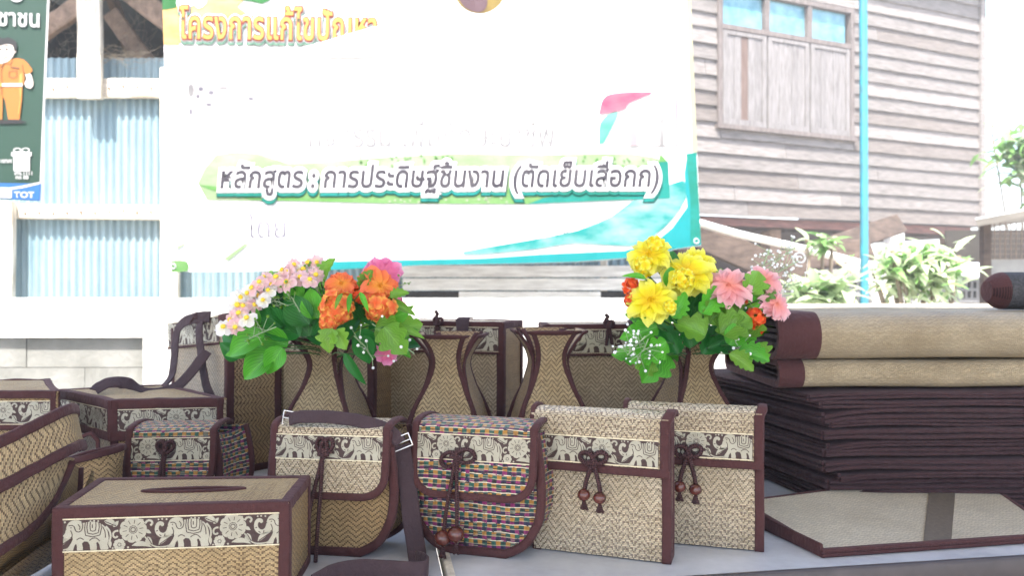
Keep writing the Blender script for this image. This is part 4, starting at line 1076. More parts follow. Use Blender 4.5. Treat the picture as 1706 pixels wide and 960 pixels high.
def green_poster():
    r = thing('poster', 'dark green hanging poster with a cartoon official in a tan uniform', 'poster')
    D = 3.3; a = P(82, 0, D); fr = Fr((a.x, D, 0), (1, .12, 0), Z)
    def poly(nm, pts, mt, n): 
        q = [pix(fr, *p) for p in pts]
        if sum(q[i][0] * q[(i + 1) % len(q)][1] - q[(i + 1) % len(q)][0] * q[i][1] for i in range(len(q))) < 0: q.reverse()
        return MB().slab(q, fr, .0005, n).build(nm, mt, r)
    f = lambda nm, c: plain(nm, c, .6, .06, 3)
    g = f('poster_green', (.0025, .030, .017)); w_ = f('poster_white', (.36, .36, .36)); tan = f('poster_tan', (.26, .095, .010)); tan2 = f('poster_tan_light', (.36, .17, .03))
    blk = f('poster_black', (.006, .006, .007)); skin = f('poster_pale_skin', (.38, .33, .30)); blu = f('poster_blue', (.005, .075, .24)); dk = f('poster_dark_line', (.09, .03, .01))
    poly('sheet', [(-260, -220), (92, -220), (66, 335), (-260, 318)], g, -.004)
    poly('edge_strip', [(79, -20), (82.5, -20), (67.5, 335), (64.5, 335)], w_, -.003)
    poly('blue_band', [(-260, 300), (68, 306), (66.5, 334), (-260, 317)], blu, 0)
    poly('white_swoosh', cr([(-260, 312), (-60, 316), (20, 312), (67, 303), (67, 306), (20, 316), (-60, 320), (-260, 316)], 3), w_, .0008)
    poly('white_box', [(-60, 311), (20, 312.5), (20, 330), (-60, 329)], w_, .0016)
    poly('emblem_disc', [(28 + 14 * math.cos(q / 20 * 6.283), -11 + 14 * math.sin(q / 20 * 6.283)) for q in range(20)], w_, .0008)
    u, v = pix(fr, 1, 42); s = pix(fr, 58, 42)[0] - u
    text('lettering', 'ชาชน', .095, fr, u - .012, v, w_, r, .0022, .001, sx=.83)
    u, v = pix(fr, 2, 271); text('lettering', 'ะเทศ', .024, fr, u - .003, v, w_, r, .0006, .001)
    u, v = pix(fr, 24, 291); text('lettering', 'โทร.1111', .020, fr, u, v, w_, r, .0006, .001)
    u, v = pix(fr, 26, 298); text('lettering', 'กด 88', .020, fr, u, v, w_, r, .0006, .001)
    u, v = pix(fr, 24, 329); text('lettering', 'TOT', .034, fr, u, v, w_, r, .0010, .001, sx=1.1)
    # plain gift box outline
    poly('gift_box', [(22, 259), (50, 259), (50, 285), (23, 285)], w_, .0008); poly('gift_lid', [(19, 253), (53, 253), (53, 260), (19, 260)], w_, .0013)
    for cx in (29, 43): MB().sweep([fr(*pix(fr, cx + 6 * math.cos(t), 250 + 3.2 * math.sin(t)), .001) for t in [q / 12 * 6.283 for q in range(12)]], fr.N, .004, .001, True).build('gift_bow', w_, r)
    poly('gift_panel', [(26, 263), (47, 263), (47, 281), (26, 281)], f('poster_grey', (.30, .33, .31)), .0016)
    # the official (left half beyond the frame edge)
    poly('ground_shadow', [(20 + 30 * math.cos(q / 16 * 6.283) - 6, 203 + 3.2 * math.sin(q / 16 * 6.283)) for q in range(16)], blk, .0006)
    poly('shoe', [(-12, 199), (4, 197), (5, 204), (-14, 205)], blk, .0010); poly('shoe', [(14, 199), (34, 197), (38, 203), (14, 205)], blk, .0010)
    poly('trousers', [(-42, 140), (38, 140), (37, 165), (33, 199), (14, 199), (9, 168), (5, 160), (4, 199), (-16, 199), (-30, 165)], tan, .0014)
    poly('shirt', cr([(-48, 108), (-30, 100), (-6, 100), (8, 102), (24, 97), (40, 99), (52, 112), (54, 119), (44, 124), (40, 120), (39, 142), (0, 143), (-42, 141), (-44, 124), (-54, 121)], 2), tan, .0020)
    poly('shirt_light_edge', [(33, 124), (38, 121), (37, 142), (32, 142)], tan2, .0027); poly('trouser_light_edge', [(33, 146), (37, 146), (35, 170), (32, 190), (30, 190), (34, 165)], tan2, .0027)
    poly('belt', [(-42, 139), (38, 138.5), (38, 144), (-42, 144.5)], w_, .0033); poly('buckle_print', [(-4, 138.5), (4, 138.5), (4, 144.5), (-4, 144.5)], tan2, .0040)
    poly('arm', cr([(42, 123), (50, 121), (54, 130), (56, 140), (52, 147), (44, 145), (41, 138), (45, 132)], 2), skin, .0016)
    poly('face', cr([(-16, 80), (-12, 96), (2, 106), (14, 102), (23, 92), (25, 80), (22, 70), (0, 66), (-14, 70)], 3), skin, .0026)
    poly('hair', cr([(-20, 82), (-22, 66), (-8, 60), (6, 64), (14, 62), (26, 68), (29, 78), (25, 86), (22, 76), (12, 73), (0, 76), (-12, 74), (-16, 84)], 3), blk, .0033)
    poly('ear', [(23, 82), (27, 80), (27, 87), (23, 90)], skin, .0030)
    for x in (2, 12): poly('eye', [(x + 1.6 * math.cos(q), 82 + 2.0 * math.sin(q)) for q in (0, 1, 2, 3, 4, 5)], blk, .0040)
    def ln(nm, pts, wd=.0022, mt=dk, n=.0045): MB().sweep([fr(*pix(fr, *p), n) for p in pts], fr.N, wd, .0006, k=6).build(nm, mt, r)
    ln('mouth', [(3, 95), (8, 97), (13, 94)]); ln('button_line', [(7, 103), (3, 120), (4, 138)]); ln('pocket', [(16, 119), (29, 118), (29, 127), (23, 130), (16, 128), (16, 119)]); ln('name_tag', [(19, 112), (33, 114)], .005)
    ln('collar', [(-4, 100), (2, 112), (10, 104), (18, 108), (22, 98)]); ln('sleeve_line', [(40, 121), (38, 108)]); ln('trouser_line', [(3, 144), (4, 158)]); ln('eyebrow', [(9, 76), (15, 76)], .003, blk)
    for sx_ in (-200, 60): 
        p0 = fr(*pix(fr, sx_, -200), -.006); MB().tube([p0, p0 + Z * 1.2], .003, 6).build('hanging_cord', M['tape2'], r)
    rebase(r, (a.x, D, 0))
green_poster()

def banner():
    r = thing('banner', 'large white and green cloth banner with Thai lettering hung in front of the shed', 'banner')
    D = 3.65; fr = Fr((P(285, 0, D).x, D, 0), (1, 0, 0), Z)
    def poly(nm, pts, mt, n):
        q = [pix(fr, *p) for p in pts]
        if sum(q[i][0] * q[(i + 1) % len(q)][1] - q[(i + 1) % len(q)][0] * q[i][1] for i in range(len(q))) < 0: q.reverse()
        return MB().slab(q, fr, .0006, n).build(nm, mt, r)
    def bmat(nm, c, var=.06, c2=None):
        m, b, t = newmat(nm, .6, .3); o = t.n('ShaderNodeTexCoord').outputs['Object']
        cc = t.mix(t.m('MULTIPLY', t.m('SUBTRACT', t.noise(t.scl(o, 1.4, 1, 3.4, (0, .5, 0)), 3, 4, .6), .38), 3.0), c, c2 or tuple(x * (1 - var) for x in c)); t.l.new(cc, b.inputs['Base Color'])
        t.l.new(t.bump(t.noise(t.scl(o, 3, 1, .8, (0, .3, 0)), 3, 3), .03, .6), b.inputs['Normal'])
        tr = t.n('ShaderNodeBsdfTranslucent'); t.l.new(cc, tr.inputs[0]); ms = t.n('ShaderNodeMixShader'); ms.inputs[0].default_value = .25
        t.l.new(b.outputs[0], ms.inputs[1]); t.l.new(tr.outputs[0], ms.inputs[2]); t.l.new(ms.outputs[0], t.t.nodes['Material Output'].inputs[0]); return m
    wh = bmat('banner_white', (.80, .80, .80)); ye = bmat('banner_pale_yellow', (.50, .30, .085), .1, (.60, .45, .22)); gr = bmat('banner_leaf_green', (.015, .11, .025), .1, (.02, .15, .03))
    te = bmat('banner_teal', (.001, .16, .12), .1, (.002, .22, .20)); te2 = bmat('banner_teal_streaked', (.004, .21, .20), .1, (.25, .40, .39)); lg = bmat('banner_light_green', (.08, .22, .05), .1, (.16, .27, .11))
    pg = bmat('banner_very_pale_green', (.19, .27, .14), .1, (.30, .34, .26)); rd = bmat('banner_red', (.24, .035, .03)); yl = bmat('banner_yellow', (.45, .29, .065)); tx = bmat('banner_dark_grey_ink', (.04, .036, .048), .1, (.07, .065, .075))
    ft = bmat('banner_glare_washed_grey_ink', (.10, .095, .125), .1, (.20, .19, .22)); vf = bmat('banner_glare_washed_pale_ink', (.165, .16, .165), .1, (.27, .27, .27)); pk = bmat('banner_pink', (.26, .05, .11), .1, (.34, .18, .21)); cy = bmat('banner_cyan', (.001, .23, .25), .1, (.002, .20, .20))  # grey inks paled to paint the glare that washes out the lettering
    gd = bmat('banner_gold', (.20, .14, .03), .1, (.08, .05, .02))
    L = lambda y: 270 + (285 - 270) * y / 453; R = lambda y: 1151 + 17 * y / 412
    bot = cr([(285, 453), (420, 452), (560, 449), (700, 443), (860, 440), (960, 437), (1040, 431), (1100, 420), (1168, 410)], 3)
    # cloth with gentle folds (a real sheet, the print lies on its face)
    poly('cloth', [(L(-230), -230), (R(-230), -230)] + list(reversed(bot)), wh, -.004)
    poly('yellow_field', cr([(270, -60), (360, -60), (430, -20), (395, 10), (440, 36), (380, 52), (310, 68), (275, 74)], 3), ye, 0)
    poly('yellow_field', [(271, 10), (296, 14), (298, 74), (273, 74)], ye, .0008)
    poly('leaf_print', cr([(270, -60), (300, -60), (296, 4), (288, 14), (271, 16)], 2), gr, .0016); poly('leaf_print', cr([(296, -50), (470, -60), (448, 1), (420, 2), (360, -8), (310, -20)], 2), gr, .0016)
    poly('blossom_print', cr([(294, 6), (300, -14), (330, -16), (345, 2), (332, 14), (322, 8), (310, 22), (300, 18)], 3), wh, .0024)
    # title
    u, v = pix(fr, 300, 64); tt = 'โครงการแก้ไขปัญหา'
    for body, of, mt, n in ((tt, .0175, bmat('banner_mint_shadow', (.15, .28, .21)), .0030), (tt, .0150, wh, .0050), (tt, .0105, rd, .0070), (tt, .0028, yl, .0090)):
        dy = -.010 if n == .0030 else 0; text('title_lettering', body, .175, fr, u, v + dy, mt, r, of, n, sx=.62, rot=-.012, space=1.04)
    # white patch paints the glare that hides the end of the title
    poly('glare_patch', cr([(505, 80), (560, 64), (600, 52), (640, 44), (650, 70), (640, 94), (520, 94)], 2), wh, .0112)
    c = pix(fr, 799, -22); 
    for rad, mt, n in ((.135, wh, .0), (.120, gd, .001)): MB().slab([(c[0] + rad * math.cos(q / 40 * 6.283), c[1] + rad * math.sin(q / 40 * 6.283)) for q in range(40)], fr, .0006, n).build('round_picture', mt, r)
    poly('round_picture_figure', cr([(760, -10), (775, 12), (800, 20), (812, 6), (806, -20), (780, -30)], 3), bmat('banner_mauve_brown', (.09, .05, .06)), .0022)
    # photographs, with the glare over them painted in as pale colours
    poly('glare_washed_picture', [(313, 140), (395, 138), (450, 144), (440, 170), (330, 190), (316, 198)], bmat('banner_glare_washed_picture', (.33, .31, .32), .1, (.40, .40, .40)), .0002)
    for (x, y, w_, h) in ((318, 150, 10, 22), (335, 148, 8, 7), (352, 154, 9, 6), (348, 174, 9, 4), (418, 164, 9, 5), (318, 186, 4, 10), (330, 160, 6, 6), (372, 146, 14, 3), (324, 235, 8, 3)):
        poly('glare_washed_picture_mark', circ(x, y, 1, 7) and [(x + w_ / 2 * math.cos(q), y + h / 2 * math.sin(q * 1.0)) for q in (0, .9, 1.8, 2.7, 3.6, 4.5, 5.4)], ft if w_ < 9.5 else vf, .0012)
    poly('picture_pink', cr([(998, 190), (1004, 166), (1020, 156), (1060, 153), (1088, 154), (1070, 162), (1048, 172), (1040, 182), (1020, 188)], 3), pk, .0008)
    poly('picture_teal', cr([(998, 240), (1000, 205), (1018, 188), (1030, 188), (1018, 215), (1006, 238)], 3), bmat('banner_mint', (.06, .26, .21), .1, (.18, .33, .30)), .0008)
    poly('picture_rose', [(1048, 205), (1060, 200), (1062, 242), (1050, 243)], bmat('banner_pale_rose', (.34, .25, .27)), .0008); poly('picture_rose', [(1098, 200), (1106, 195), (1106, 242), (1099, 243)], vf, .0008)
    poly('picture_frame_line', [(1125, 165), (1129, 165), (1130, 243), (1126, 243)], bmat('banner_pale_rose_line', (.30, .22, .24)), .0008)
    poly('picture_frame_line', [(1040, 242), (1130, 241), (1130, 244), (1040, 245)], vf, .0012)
    # middle line, its ink paled to paint the glare
    u, v = pix(fr, 512, 244); text('glare_washed_lettering', 'กิจกรรม เพิ่มทักษะอาชีพ', .150, fr, u, v, vf, r, 0, .001, sx=.78)
    # course strip
    poly('strip_field', cr([(330, 305), (360, 258), (430, 256), (480, 272), (560, 268), (640, 262), (760, 256), (900, 258), (1010, 256), (1090, 262), (1112, 300), (1060, 315), (800, 330), (500, 335), (345, 333)], 2), pg, .0)
    poly('strip_green', [(331, 308), (350, 316), (420, 333), (640, 339), (880, 340), (1116, 330), (1112, 269), (1100, 256), (1090, 300), (800, 318), (500, 318), (380, 312)], lg, .0012)
    poly('strip_teal', [(880, 340), (1116, 330), (1113, 269), (1098, 270), (1092, 300), (980, 318), (905, 330)], te, .0020)
    for k in range(70):
        x, y = random.choice(((random.uniform(600, 760), random.uniform(258, 276)), (random.uniform(960, 1100), random.uniform(258, 280)), (random.uniform(640, 860), random.uniform(326, 338))))
        poly('dot', [(x + 2.3 * math.cos(q), y + 2.3 * math.sin(q)) for q in (0, 1.2, 2.4, 3.6, 4.8)], lg if y < 300 else pg, .0022 + .0002 * (k % 4))
    tt = 'หลักสูตร : การประดิษฐ์ชิ้นงาน (ตัดเย็บเสื่อกก)'
    u, v = pix(fr, 365, 313)
    for of, mt, n, dy in ((.0230, te, .0038, -.020), (.0215, wh, .0058, -.003), (.0034, tx, .0086, 0)):
        text('course_lettering', tt, .1345, fr, u, v + dy, mt, r, of, n, shear=.14, sx=.825, rot=.0035, space=1.0)
    u, v = pix(fr, 412, 396); text('glare_washed_lettering', 'โดย', .135, fr, u, v, ft, r, -.001, .001, sx=.9)
    u, v = pix(fr, 560, 392); text('glare_washed_lettering', 'ก', .12, fr, u, v, vf, r, -.002, .001, sx=.9)
    u, v = pix(fr, 832, 390); text('glare_washed_lettering', 'วิสาหกิจ', .125, fr, u, v, vf, r, -.002, .001, sx=.82)
    # teal swooshes along the bottom and right
    poly('teal_swoosh', [(548, 450), (556, 436), (640, 434), (800, 431), (900, 424), (990, 420), (1040, 418), (1090, 405), (1120, 380), (1145, 345), (1140, 290), (1144, 262), (1160, 254), (1168, 408), (1100, 419), (1040, 430), (960, 436), (860, 439), (700, 442)], cy, .0012)
    poly('teal_swoosh', [(1143, 256), (1160, 254), (1167.5, 404), (1150, 408), (1150, 330)], te, .0022)
    poly('pale_swoosh', cr([(1060, 330), (1138, 300), (1142, 330), (1120, 365), (1090, 392), (1050, 410), (960, 405), (900, 414), (800, 424), (770, 420), (860, 404), (960, 385), (1020, 360)], 2), te2, .0006)
    poly('green_corner', cr([(285, 436), (292, 434), (312, 436), (312, 452), (286, 453)], 2), lg, .0012); poly('green_stroke', [(372, 432), (408, 405), (414, 407), (382, 434)], pg, .0012); poly('green_stroke', [(294, 412), (306, 405), (308, 408), (296, 415)], pg, .0012)
    for x, y in ((289, 444), (1160, 402), (L(-200) + 6, -205), (R(-200) - 6, -205)):
        c = pix(fr, x, y); MB().sweep([fr(c[0] + .011 * math.cos(q / 12 * 6.283), c[1] + .011 * math.sin(q / 12 * 6.283), .003) for q in range(12)], fr.N, .006, .003, True).build('eyelet', M['steel'], r)
    for x in (L(-200) + 6, R(-200) - 6):
        c = fr(*pix(fr, x, -205), .003); MB().tube([c, c + Z * .6], .004, 6).build('hanging_cord', M['thread'], r)
    # seam strip of turned cloth at the right
    poly('hem', [(R(-230) - 7, -230), (R(-230), -230), (R(254), 254), (R(254) - 8, 254)], bmat('banner_cream_hem', (.33, .32, .22)), .0012)
    rebase(r, (0, D, 0))
banner()

def house():
    r = thing('wooden_house', 'weathered wooden house on stilts with lapped boards and a shuttered window', 'house')
    A, B = V((1.50, 7.64, 0)), V((5.58, 9.65, 0)); A = V((5.58, 9.65, 0)) + (V((1.863, 8.0, 0)) - V((5.58, 9.65, 0))) * 1.35
    d = (B - A).normalized(); fr = Fr(A, d, Z); L = (B - A).length
    bw = [wood('weathered_board_' + n, c, c2, (1.2, 1.2, 14)) for n, c, c2 in (('grey', (.170, .156, .148), (.088, .079, .073)), ('brown', (.145, .128, .117), (.076, .064, .057)), ('pale', (.21, .193, .184), (.112, .10, .092)))]
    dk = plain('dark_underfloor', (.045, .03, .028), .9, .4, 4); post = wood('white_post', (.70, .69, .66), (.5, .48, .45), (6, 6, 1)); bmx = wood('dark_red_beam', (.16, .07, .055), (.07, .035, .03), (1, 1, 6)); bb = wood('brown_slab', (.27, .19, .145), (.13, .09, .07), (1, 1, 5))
    z0 = pix(fr, 1628, 378)[1]; zt = 4.7
    wx0, wz0 = pix(fr, 1197, 212); wx1, wz1 = pix(fr, 1410, 217)[0], pix(fr, 1300, 4)[1]; wz0 = (pix(fr, 1197, 212)[1] + pix(fr, 1410, 220)[1]) / 2
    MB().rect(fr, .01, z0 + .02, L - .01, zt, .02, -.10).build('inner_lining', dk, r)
    step = .155; z = z0; i = 0
    joints = [0, 1.9, 3.3, 4.45, L]
    while z < zt:
        js = [0, 1.2 + .9 * ((i * 37) % 10) / 10, 3.0 + .9 * ((i * 53) % 10) / 10, L] if i % 2 else [0, 2.0 + ((i * 29) % 10) / 12, L]
        segs = []
        for a, b in zip(js, js[1:]):
            if z + step * .55 > wz0 - .05 and z < wz1 + .02:
                if a < wx0 - .04: segs.append((a, min(b, wx0 - .04)))
                if b > wx1 + .04: segs.append((max(a, wx1 + .04), b))
            else: segs.append((a, b))
        for a, b in segs:
            if b - a < .05: continue
            q = [a + .003, b - .003]; til = random.uniform(-.006, .006); m = MB(); n = max(2, int((b - a) / .5))
            G = []; U = []
            for k in range(n + 1):
                x = q[0] + (q[1] - q[0]) * k / n; wv = .006 * mnoise.noise(V((x * 2, i * 3.3, 0))); wz = .006 * mnoise.noise(V((x * 1.3, i * 1.3, 5)))
                zz = z + wz + til * k / n
                G.append([fr(x, zz, .030 + wv), fr(x, zz - .001, .048 + wv), fr(x, zz + step + .022, .022 + wv), fr(x, zz + step + .022, .008 + wv)]); U.append([(x, v) for v in (0, .01, .16, .17)])
            m.grid(G, U, flip=True); m.face(list(reversed(G[0])), [(0, 0)] * 4); m.face(list(G[-1]), [(0, 0)] * 4)
            m.build('clapboard', random.choice(bw), r)
        z += step; i += 1
    # right corner trim and side wall going back
    MB().rect(fr, L - .02, z0 - .05, L + .06, zt, .05, .02).build('corner_trim', bw[2], r)
    MB().rect(Fr(B + d * .06, Z.cross(d), Z), 0, z0, 3.0, zt, .03, 0).build('side_wall', bw[1], r)
    MB().rect(Fr(A + Z * zt, d, V((0, 0, 1)).cross(d)), -.3, -.22, L + .5, 3, .04).build('roof', dk, r)
    # window: frame, three glazed lights, three plank shutters
    w = MB(); w.rect(fr, wx0 - .04, wz0 - .04, wx1 + .04, wz1 + .05, .02, -.04); win = w.build('window', dk, r)
    wf = wood('window_frame_wood', (.14, .12, .113), (.08, .066, .06), (6, 6, 1)); glass, b, t = newmat('window_glass_painted_sky', .06, .8, (.02, .05, .07))
    _o = t.n('ShaderNodeTexCoord').outputs['Object']; t.l.new(t.mix(t.m('MULTIPLY_ADD', t.noise(_o, 3.5, 5, .65), 3.0, -1.0), (.03, .14, .18), (.17, .34, .40)), b.inputs['Base Color']);  # mottled blues paint sky reflections and some dust onto the panes
    sh = [wood('shutter_' + n, c, c2, (8, 8, 1)) for n, c, c2 in (('grey', (.17, .16, .158), (.10, .092, .088)), ('reddish', (.115, .080, .066), (.08, .05, .04)), ('pale', (.185, .175, .173), (.115, .105, .10)))]
    zm = pix(fr, 1300, 62)[1]; W3 = (wx1 - wx0) / 3
    def bar(u0, v0, u1, v1, t_, n, nm='frame', mt=wf): return MB().rect(fr, u0, v0, u1, v1, t_, n).build(nm, mt, win)
    bar(wx0 - .05, wz0 - .02, wx0, wz1 + .05, .07, 0); bar(wx1, wz0 - .02, wx1 + .05, wz1 + .05, .07, 0); bar(wx0, wz1, wx1, wz1 + .05, .068, 0); bar(wx0, zm - .025, wx1, zm + .025, .066, 0)
    bar(wx0 - .07, wz0 - .065, wx1 + .07, wz0 - .02, .09, 0, 'sill')
    for k in range(3):
        a = wx0 + W3 * k; bar(a + .035, zm + .03, a + W3 - .035, wz1 - .004, .004, .01, 'pane', glass)
        if k: bar(a - .03, zm + .026, a + .03, wz1 - .001, .06, 0)
        so_ = MB(); so_.rect(fr, a + .012, wz0 - .015, a + W3 - .012, zm - .03, .02, .02); s = so_.build('shutter', sh[0], r)
        n = 5; pw = (W3 - .13) / n
        for q in range(n): MB().rect(fr, a + .065 + pw * q + .002, wz0 + .045, a + .065 + pw * (q + 1) - .002, zm - .075, .008 + .003 * (q % 2), .041).build('plank', sh[1] if (k, q) == (0, 2) else random.choice((sh[0], sh[2], sh[2])), s)
        for u0, v0, u1, v1 in ((a + .012, wz0 - .014, a + .062, zm - .031), (a + W3 - .062, wz0 - .014, a + W3 - .012, zm - .031), (a + .063, wz0 - .013, a + W3 - .063, wz0 + .042), (a + .063, zm - .072, a + W3 - .063, zm - .032)):
            MB().rect(fr, u0, v0, u1, v1, .020, .041).build('shutter_frame', sh[2], s)
    # underfloor
    MB().rect(fr, 0, z0 - .10, L * .98, z0 - .012, .06, -.06).build('floor_beam', bmx, r); 
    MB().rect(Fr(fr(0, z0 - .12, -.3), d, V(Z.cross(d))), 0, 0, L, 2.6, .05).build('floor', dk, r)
    for px in (1180, 1495, 1622, 1320):
        u = pix(fr, px, 400)[0]; MB().rect(fr, u - .075, 0, u + .075, z0 - .101, .15, -.40 if px not in (1495,) else -.12).build('stilt', post if px == 1495 else bb, r)
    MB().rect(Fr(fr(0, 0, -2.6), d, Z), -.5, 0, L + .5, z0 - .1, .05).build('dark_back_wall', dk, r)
    rebase(r, ((A + B) / 2))
    return fr
HF = house()

def yard():
    # pierced concrete block screens under the house
    gb = plain('pierced_concrete_block', (.26, .26, .25), .9, .2, 8, .003, 60); dk = plain('shadowed_hole', (.05, .05, .05), .9)
    for lab, x0, x1, ya, yb, D in (('grey pierced block screen left of the blue pole, under the house', 1300, 1432, 448, 560, 6.3), ('pale pierced block screen at the foot of the house, right of the blue pole', 1520, 1660, 462, 560, 6.3)):
        r = thing('block_screen', lab, 'wall'); fr = Fr((P(x0, 0, D).x, D, 0), (1, .1, 0), Z); w_ = P(x1, 0, D).x - P(x0, 0, D).x; zt = P(0, ya, D).z; bs = .19
        nx = int(w_ / bs) + 1; z = zt - bs; row = 0
        hole = [[(.03 + .045 * i + dx, .03 + .075 * j + dz) for dx, dz in ((0, 0), (.028, 0), (.028, .05), (0, .05))] for i in range(3) for j in range(2)]
        me = MB().slab([(0.002, .002), (bs - .002, .002), (bs - .002, bs - .002), (.002, bs - .002)], Fr((0, 0, 0), (1, 0, 0), Z), .08, -.08, hole).mesh('pierced_block', gb)
        while z > -.19:
            for q in range(nx): o = child('pierced_block', me, r, fr(q * bs, max(z, 0), 0)); 
            z -= bs
            if z < 0 and z > -.19: break
        rebase(r, (fr.O.x + w_ / 2, D, 0))
    # blue steel pole
    r = thing('blue_pole', 'thin bright blue steel pole standing before the wooden house', 'pole', (P(1441, 0, 4.6).x, 4.6, 0))
    bp = plain('bright_blue_paint', (.03, .21, .29), .4, .3, 14, .001, 60, spec=.5, var2=(.05, .15, .19)); m = MB(); x = r.location.x
    m.tube([(0, 0, 0), (-.004, 0, 1.5), (-.018, 0, 4.2)], .0225, 14); m.build('pole_shaft', bp, r, True)
    m = MB(); m.rect(Fr((0, 0, .0), (1, 0, 0), (0, 1, 0)), -.08, -.08, .08, .08, .01); m.build('base_plate', bp, r)
    # leaning white pipe and planks
    pw = plain('white_plastic_pipe', (.78, .78, .76), .4, .1, 6); bb = wood('brown_plank', (.085, .060, .046), (.03, .02, .015), (1.5, 1.5, 5))
    r = thing('white_pipe', 'long white pipe sagging from the banner towards the blue pole', 'pipe', P(1300, 400, 5.2))
    m = MB(); m.tube([V(q) - r.location for q in cr([P(1120, 358, 5.0), P(1230, 390, 5.1), P(1340, 415, 5.2), P(1452, 443, 5.3)], 5)], .024, 10); m.build('pipe_run', pw, r, True)
    r = thing('bamboo_pole', 'short pale pole leaning low beside the blue pole', 'pole', P(1435, 470, 5.0))
    m = MB(); m.tube([P(1395, 436, 5.2) - r.location, P(1480, 492, 4.9) - r.location, P(1500, 560, 4.8) - r.location], .013, 8); m.build('pole_shaft', plain('pale_yellow_bamboo', (.60, .55, .36), .6, .2, 12), r, True)
    for i, (a, b, w_, lab) in enumerate(((P(1150, 385, 5.6), P(1345, 472, 5.8), .26, 'wide brown plank sloping down behind the yellow flowers'), (P(1290, 445, 6.0), P(1500, 372, 7.0), .22, 'brown plank rising to the right under the house floor'), (P(1250, 445, 5.9), P(1450, 415, 6.2), .22, 'brown board lying above the pierced block screen'))):
        r = thing('plank', lab, 'plank', (a + b) / 2, 0, 'old boards propped under the house'); m = MB(); m.sweep([a.lerp(b, q / 8) - r.location for q in range(9)], V((0, -1, .3)), w_ * .8, .04, wob=.004, e=10, k=16); m.build('board', bb, r)
    # white curled ornament
    r = thing('spiral_ornament', 'small white spiral ornament hanging by the brown boards', 'ornament', P(1333, 431, 1.9))
    m = MB(); m.tube([V((math.cos(t) * (.003 + .0014 * t), 0, math.sin(t) * (.003 + .0014 * t))) for t in [q * .45 for q in range(26)]], .0022, 6); m.tube([(0.018, 0, 0), (.015, 0, -.03), (.008, .0, -.06)], .0005, 4); m.build('spiral', pw, r, True)
    # side shack with netting
    r = thing('lean_to', 'low lean-to with grey roof and wire netting at the right edge', 'shack'); D = 5.5
    rf = plain('grey_roof_sheet', (.34, .34, .34), .8, .3, 6); a = P(1628, 374, D); b = P(1800, 342, D - .3)
    m = MB(); m.sweep([a, (a + b) / 2, b], V((0, 0, 1)), .9, .03, e=6); m.build('roof', rf, r)
    m = MB(); wire = plain('rusty_wire', (.20, .15, .12), .7, .3, 30); f = Fr((P(1648, 0, D).x, D, 0), (1, -.1, 0), Z); zt, zb = P(0, 372, D).z, P(0, 432, D).z
    for q in range(22): m.tube([f(q * .035, zb), f(q * .035, zt)], .0035, 4)
    for q in range(8): m.tube([f(0, zb + (zt - zb) * q / 7), f(.8, zb + (zt - zb) * q / 7)], .003, 4)
    m.build('wire_netting', wire, r); MB().rect(f, 0, 0, .9, zb, .08, -.08).build('plinth_wall', gb, r); MB().rect(f, 0, zb, .8, zt, .02, -.7).build('dark_inside', plain('dark_inside', (.04, .035, .03), .9), r)
    MB().rect(f, -.05, 0, .0, zt, .06, -.03).build('post', bb, r); rebase(r, (f.O.x + .4, D, 0))
yard()
# ================================================================ PLANTS AND FLOWERS
def leaf_mesh(name, mt, L=.05, W_=.03, lobes=0, cup=.25, droop=.25, nseg=10):
    """leaf along +Y from the origin, face +Z; UV: u = -1..1 across, v = 0..1 along"""
    m = MB(); G = []; U = []
    for i in range(nseg + 1):
        t = i / nseg; w = math.sin(math.pi * min(1, t * .96 + .03) ** .75) ** .8 * W_ / 2
        if lobes: w *= .62 + .58 * abs(math.sin(math.pi * lobes * t + .3)) ** .7 * (1 - t * .3)
        if i == nseg: w = .0004
        y = L * t; z = -droop * L * t * t
        G.append([V((x * w, y + abs(x) * w * (.25 if lobes else .1), z + cup * abs(x) * w + .0012 * math.sin(i * 2.1 + x * 3))) for x in (-1, -.5, 0, .5, 1)]); U.append([(x, t) for x in (-1, -.5, 0, .5, 1)])
    m.grid(G, U); return m.mesh(name, mt, True)
def petal(m, L, W_, az, elv, cup=.3, curl=.4, ruf=.0, base=(0, 0, 0), ns=5, seed=0, notch=0.0):
    G = []; U = []; R = Matrix.Rotation(az, 3, 'Z') @ Matrix.Rotation(-elv, 3, 'X')   # elv: angle above horizontal of the petal, pointing +Y
    for i in range(ns + 1):
        t = i / ns; w = W_ / 2 * (math.sin(math.pi * (t * .80 + .06)) ** .75); row = []; ur = []
        for x in (-1, -.5, 0, .5, 1):
            xx = x * w; y = L * t - (1 - x * x) * 0 - abs(x) * L * .10 * t * t - (notch * L * (1 - abs(x)) if i == ns else 0)
            z = cup * W_ * (x * x) * t + curl * -L * t * t * .5 + ruf * math.sin(x * 5 + seed * 3 + i) * t * L
            row.append(V(base) + R @ V((xx, y, z))); ur.append((x, t))
        G.append(row); U.append(ur)
    m.grid(G, U)
def peony(name, mt, rad, layers=4, n=7, wide=1.0, seed=1):
    m = MB(); rs = random.Random(seed)
    for l in range(layers):
        f = (l + 1) / layers; elv = math.radians(82 - 74 * f); L = rad * (.62 + .42 * f)
        for k in range(n if l else 5):
            petal(m, L * rs.uniform(.88, 1.1), L * .95 * wide * rs.uniform(.85, 1.1), 2 * math.pi * (k + .5 * (l % 2)) / (n if l else 5) + rs.uniform(-.2, .2), elv + rs.uniform(-.2, .2), .35, .35 * f, .05, (0, 0, -.1 * rad * f), 5, rs.random() * 6)
    return m.mesh(name, mt, True)
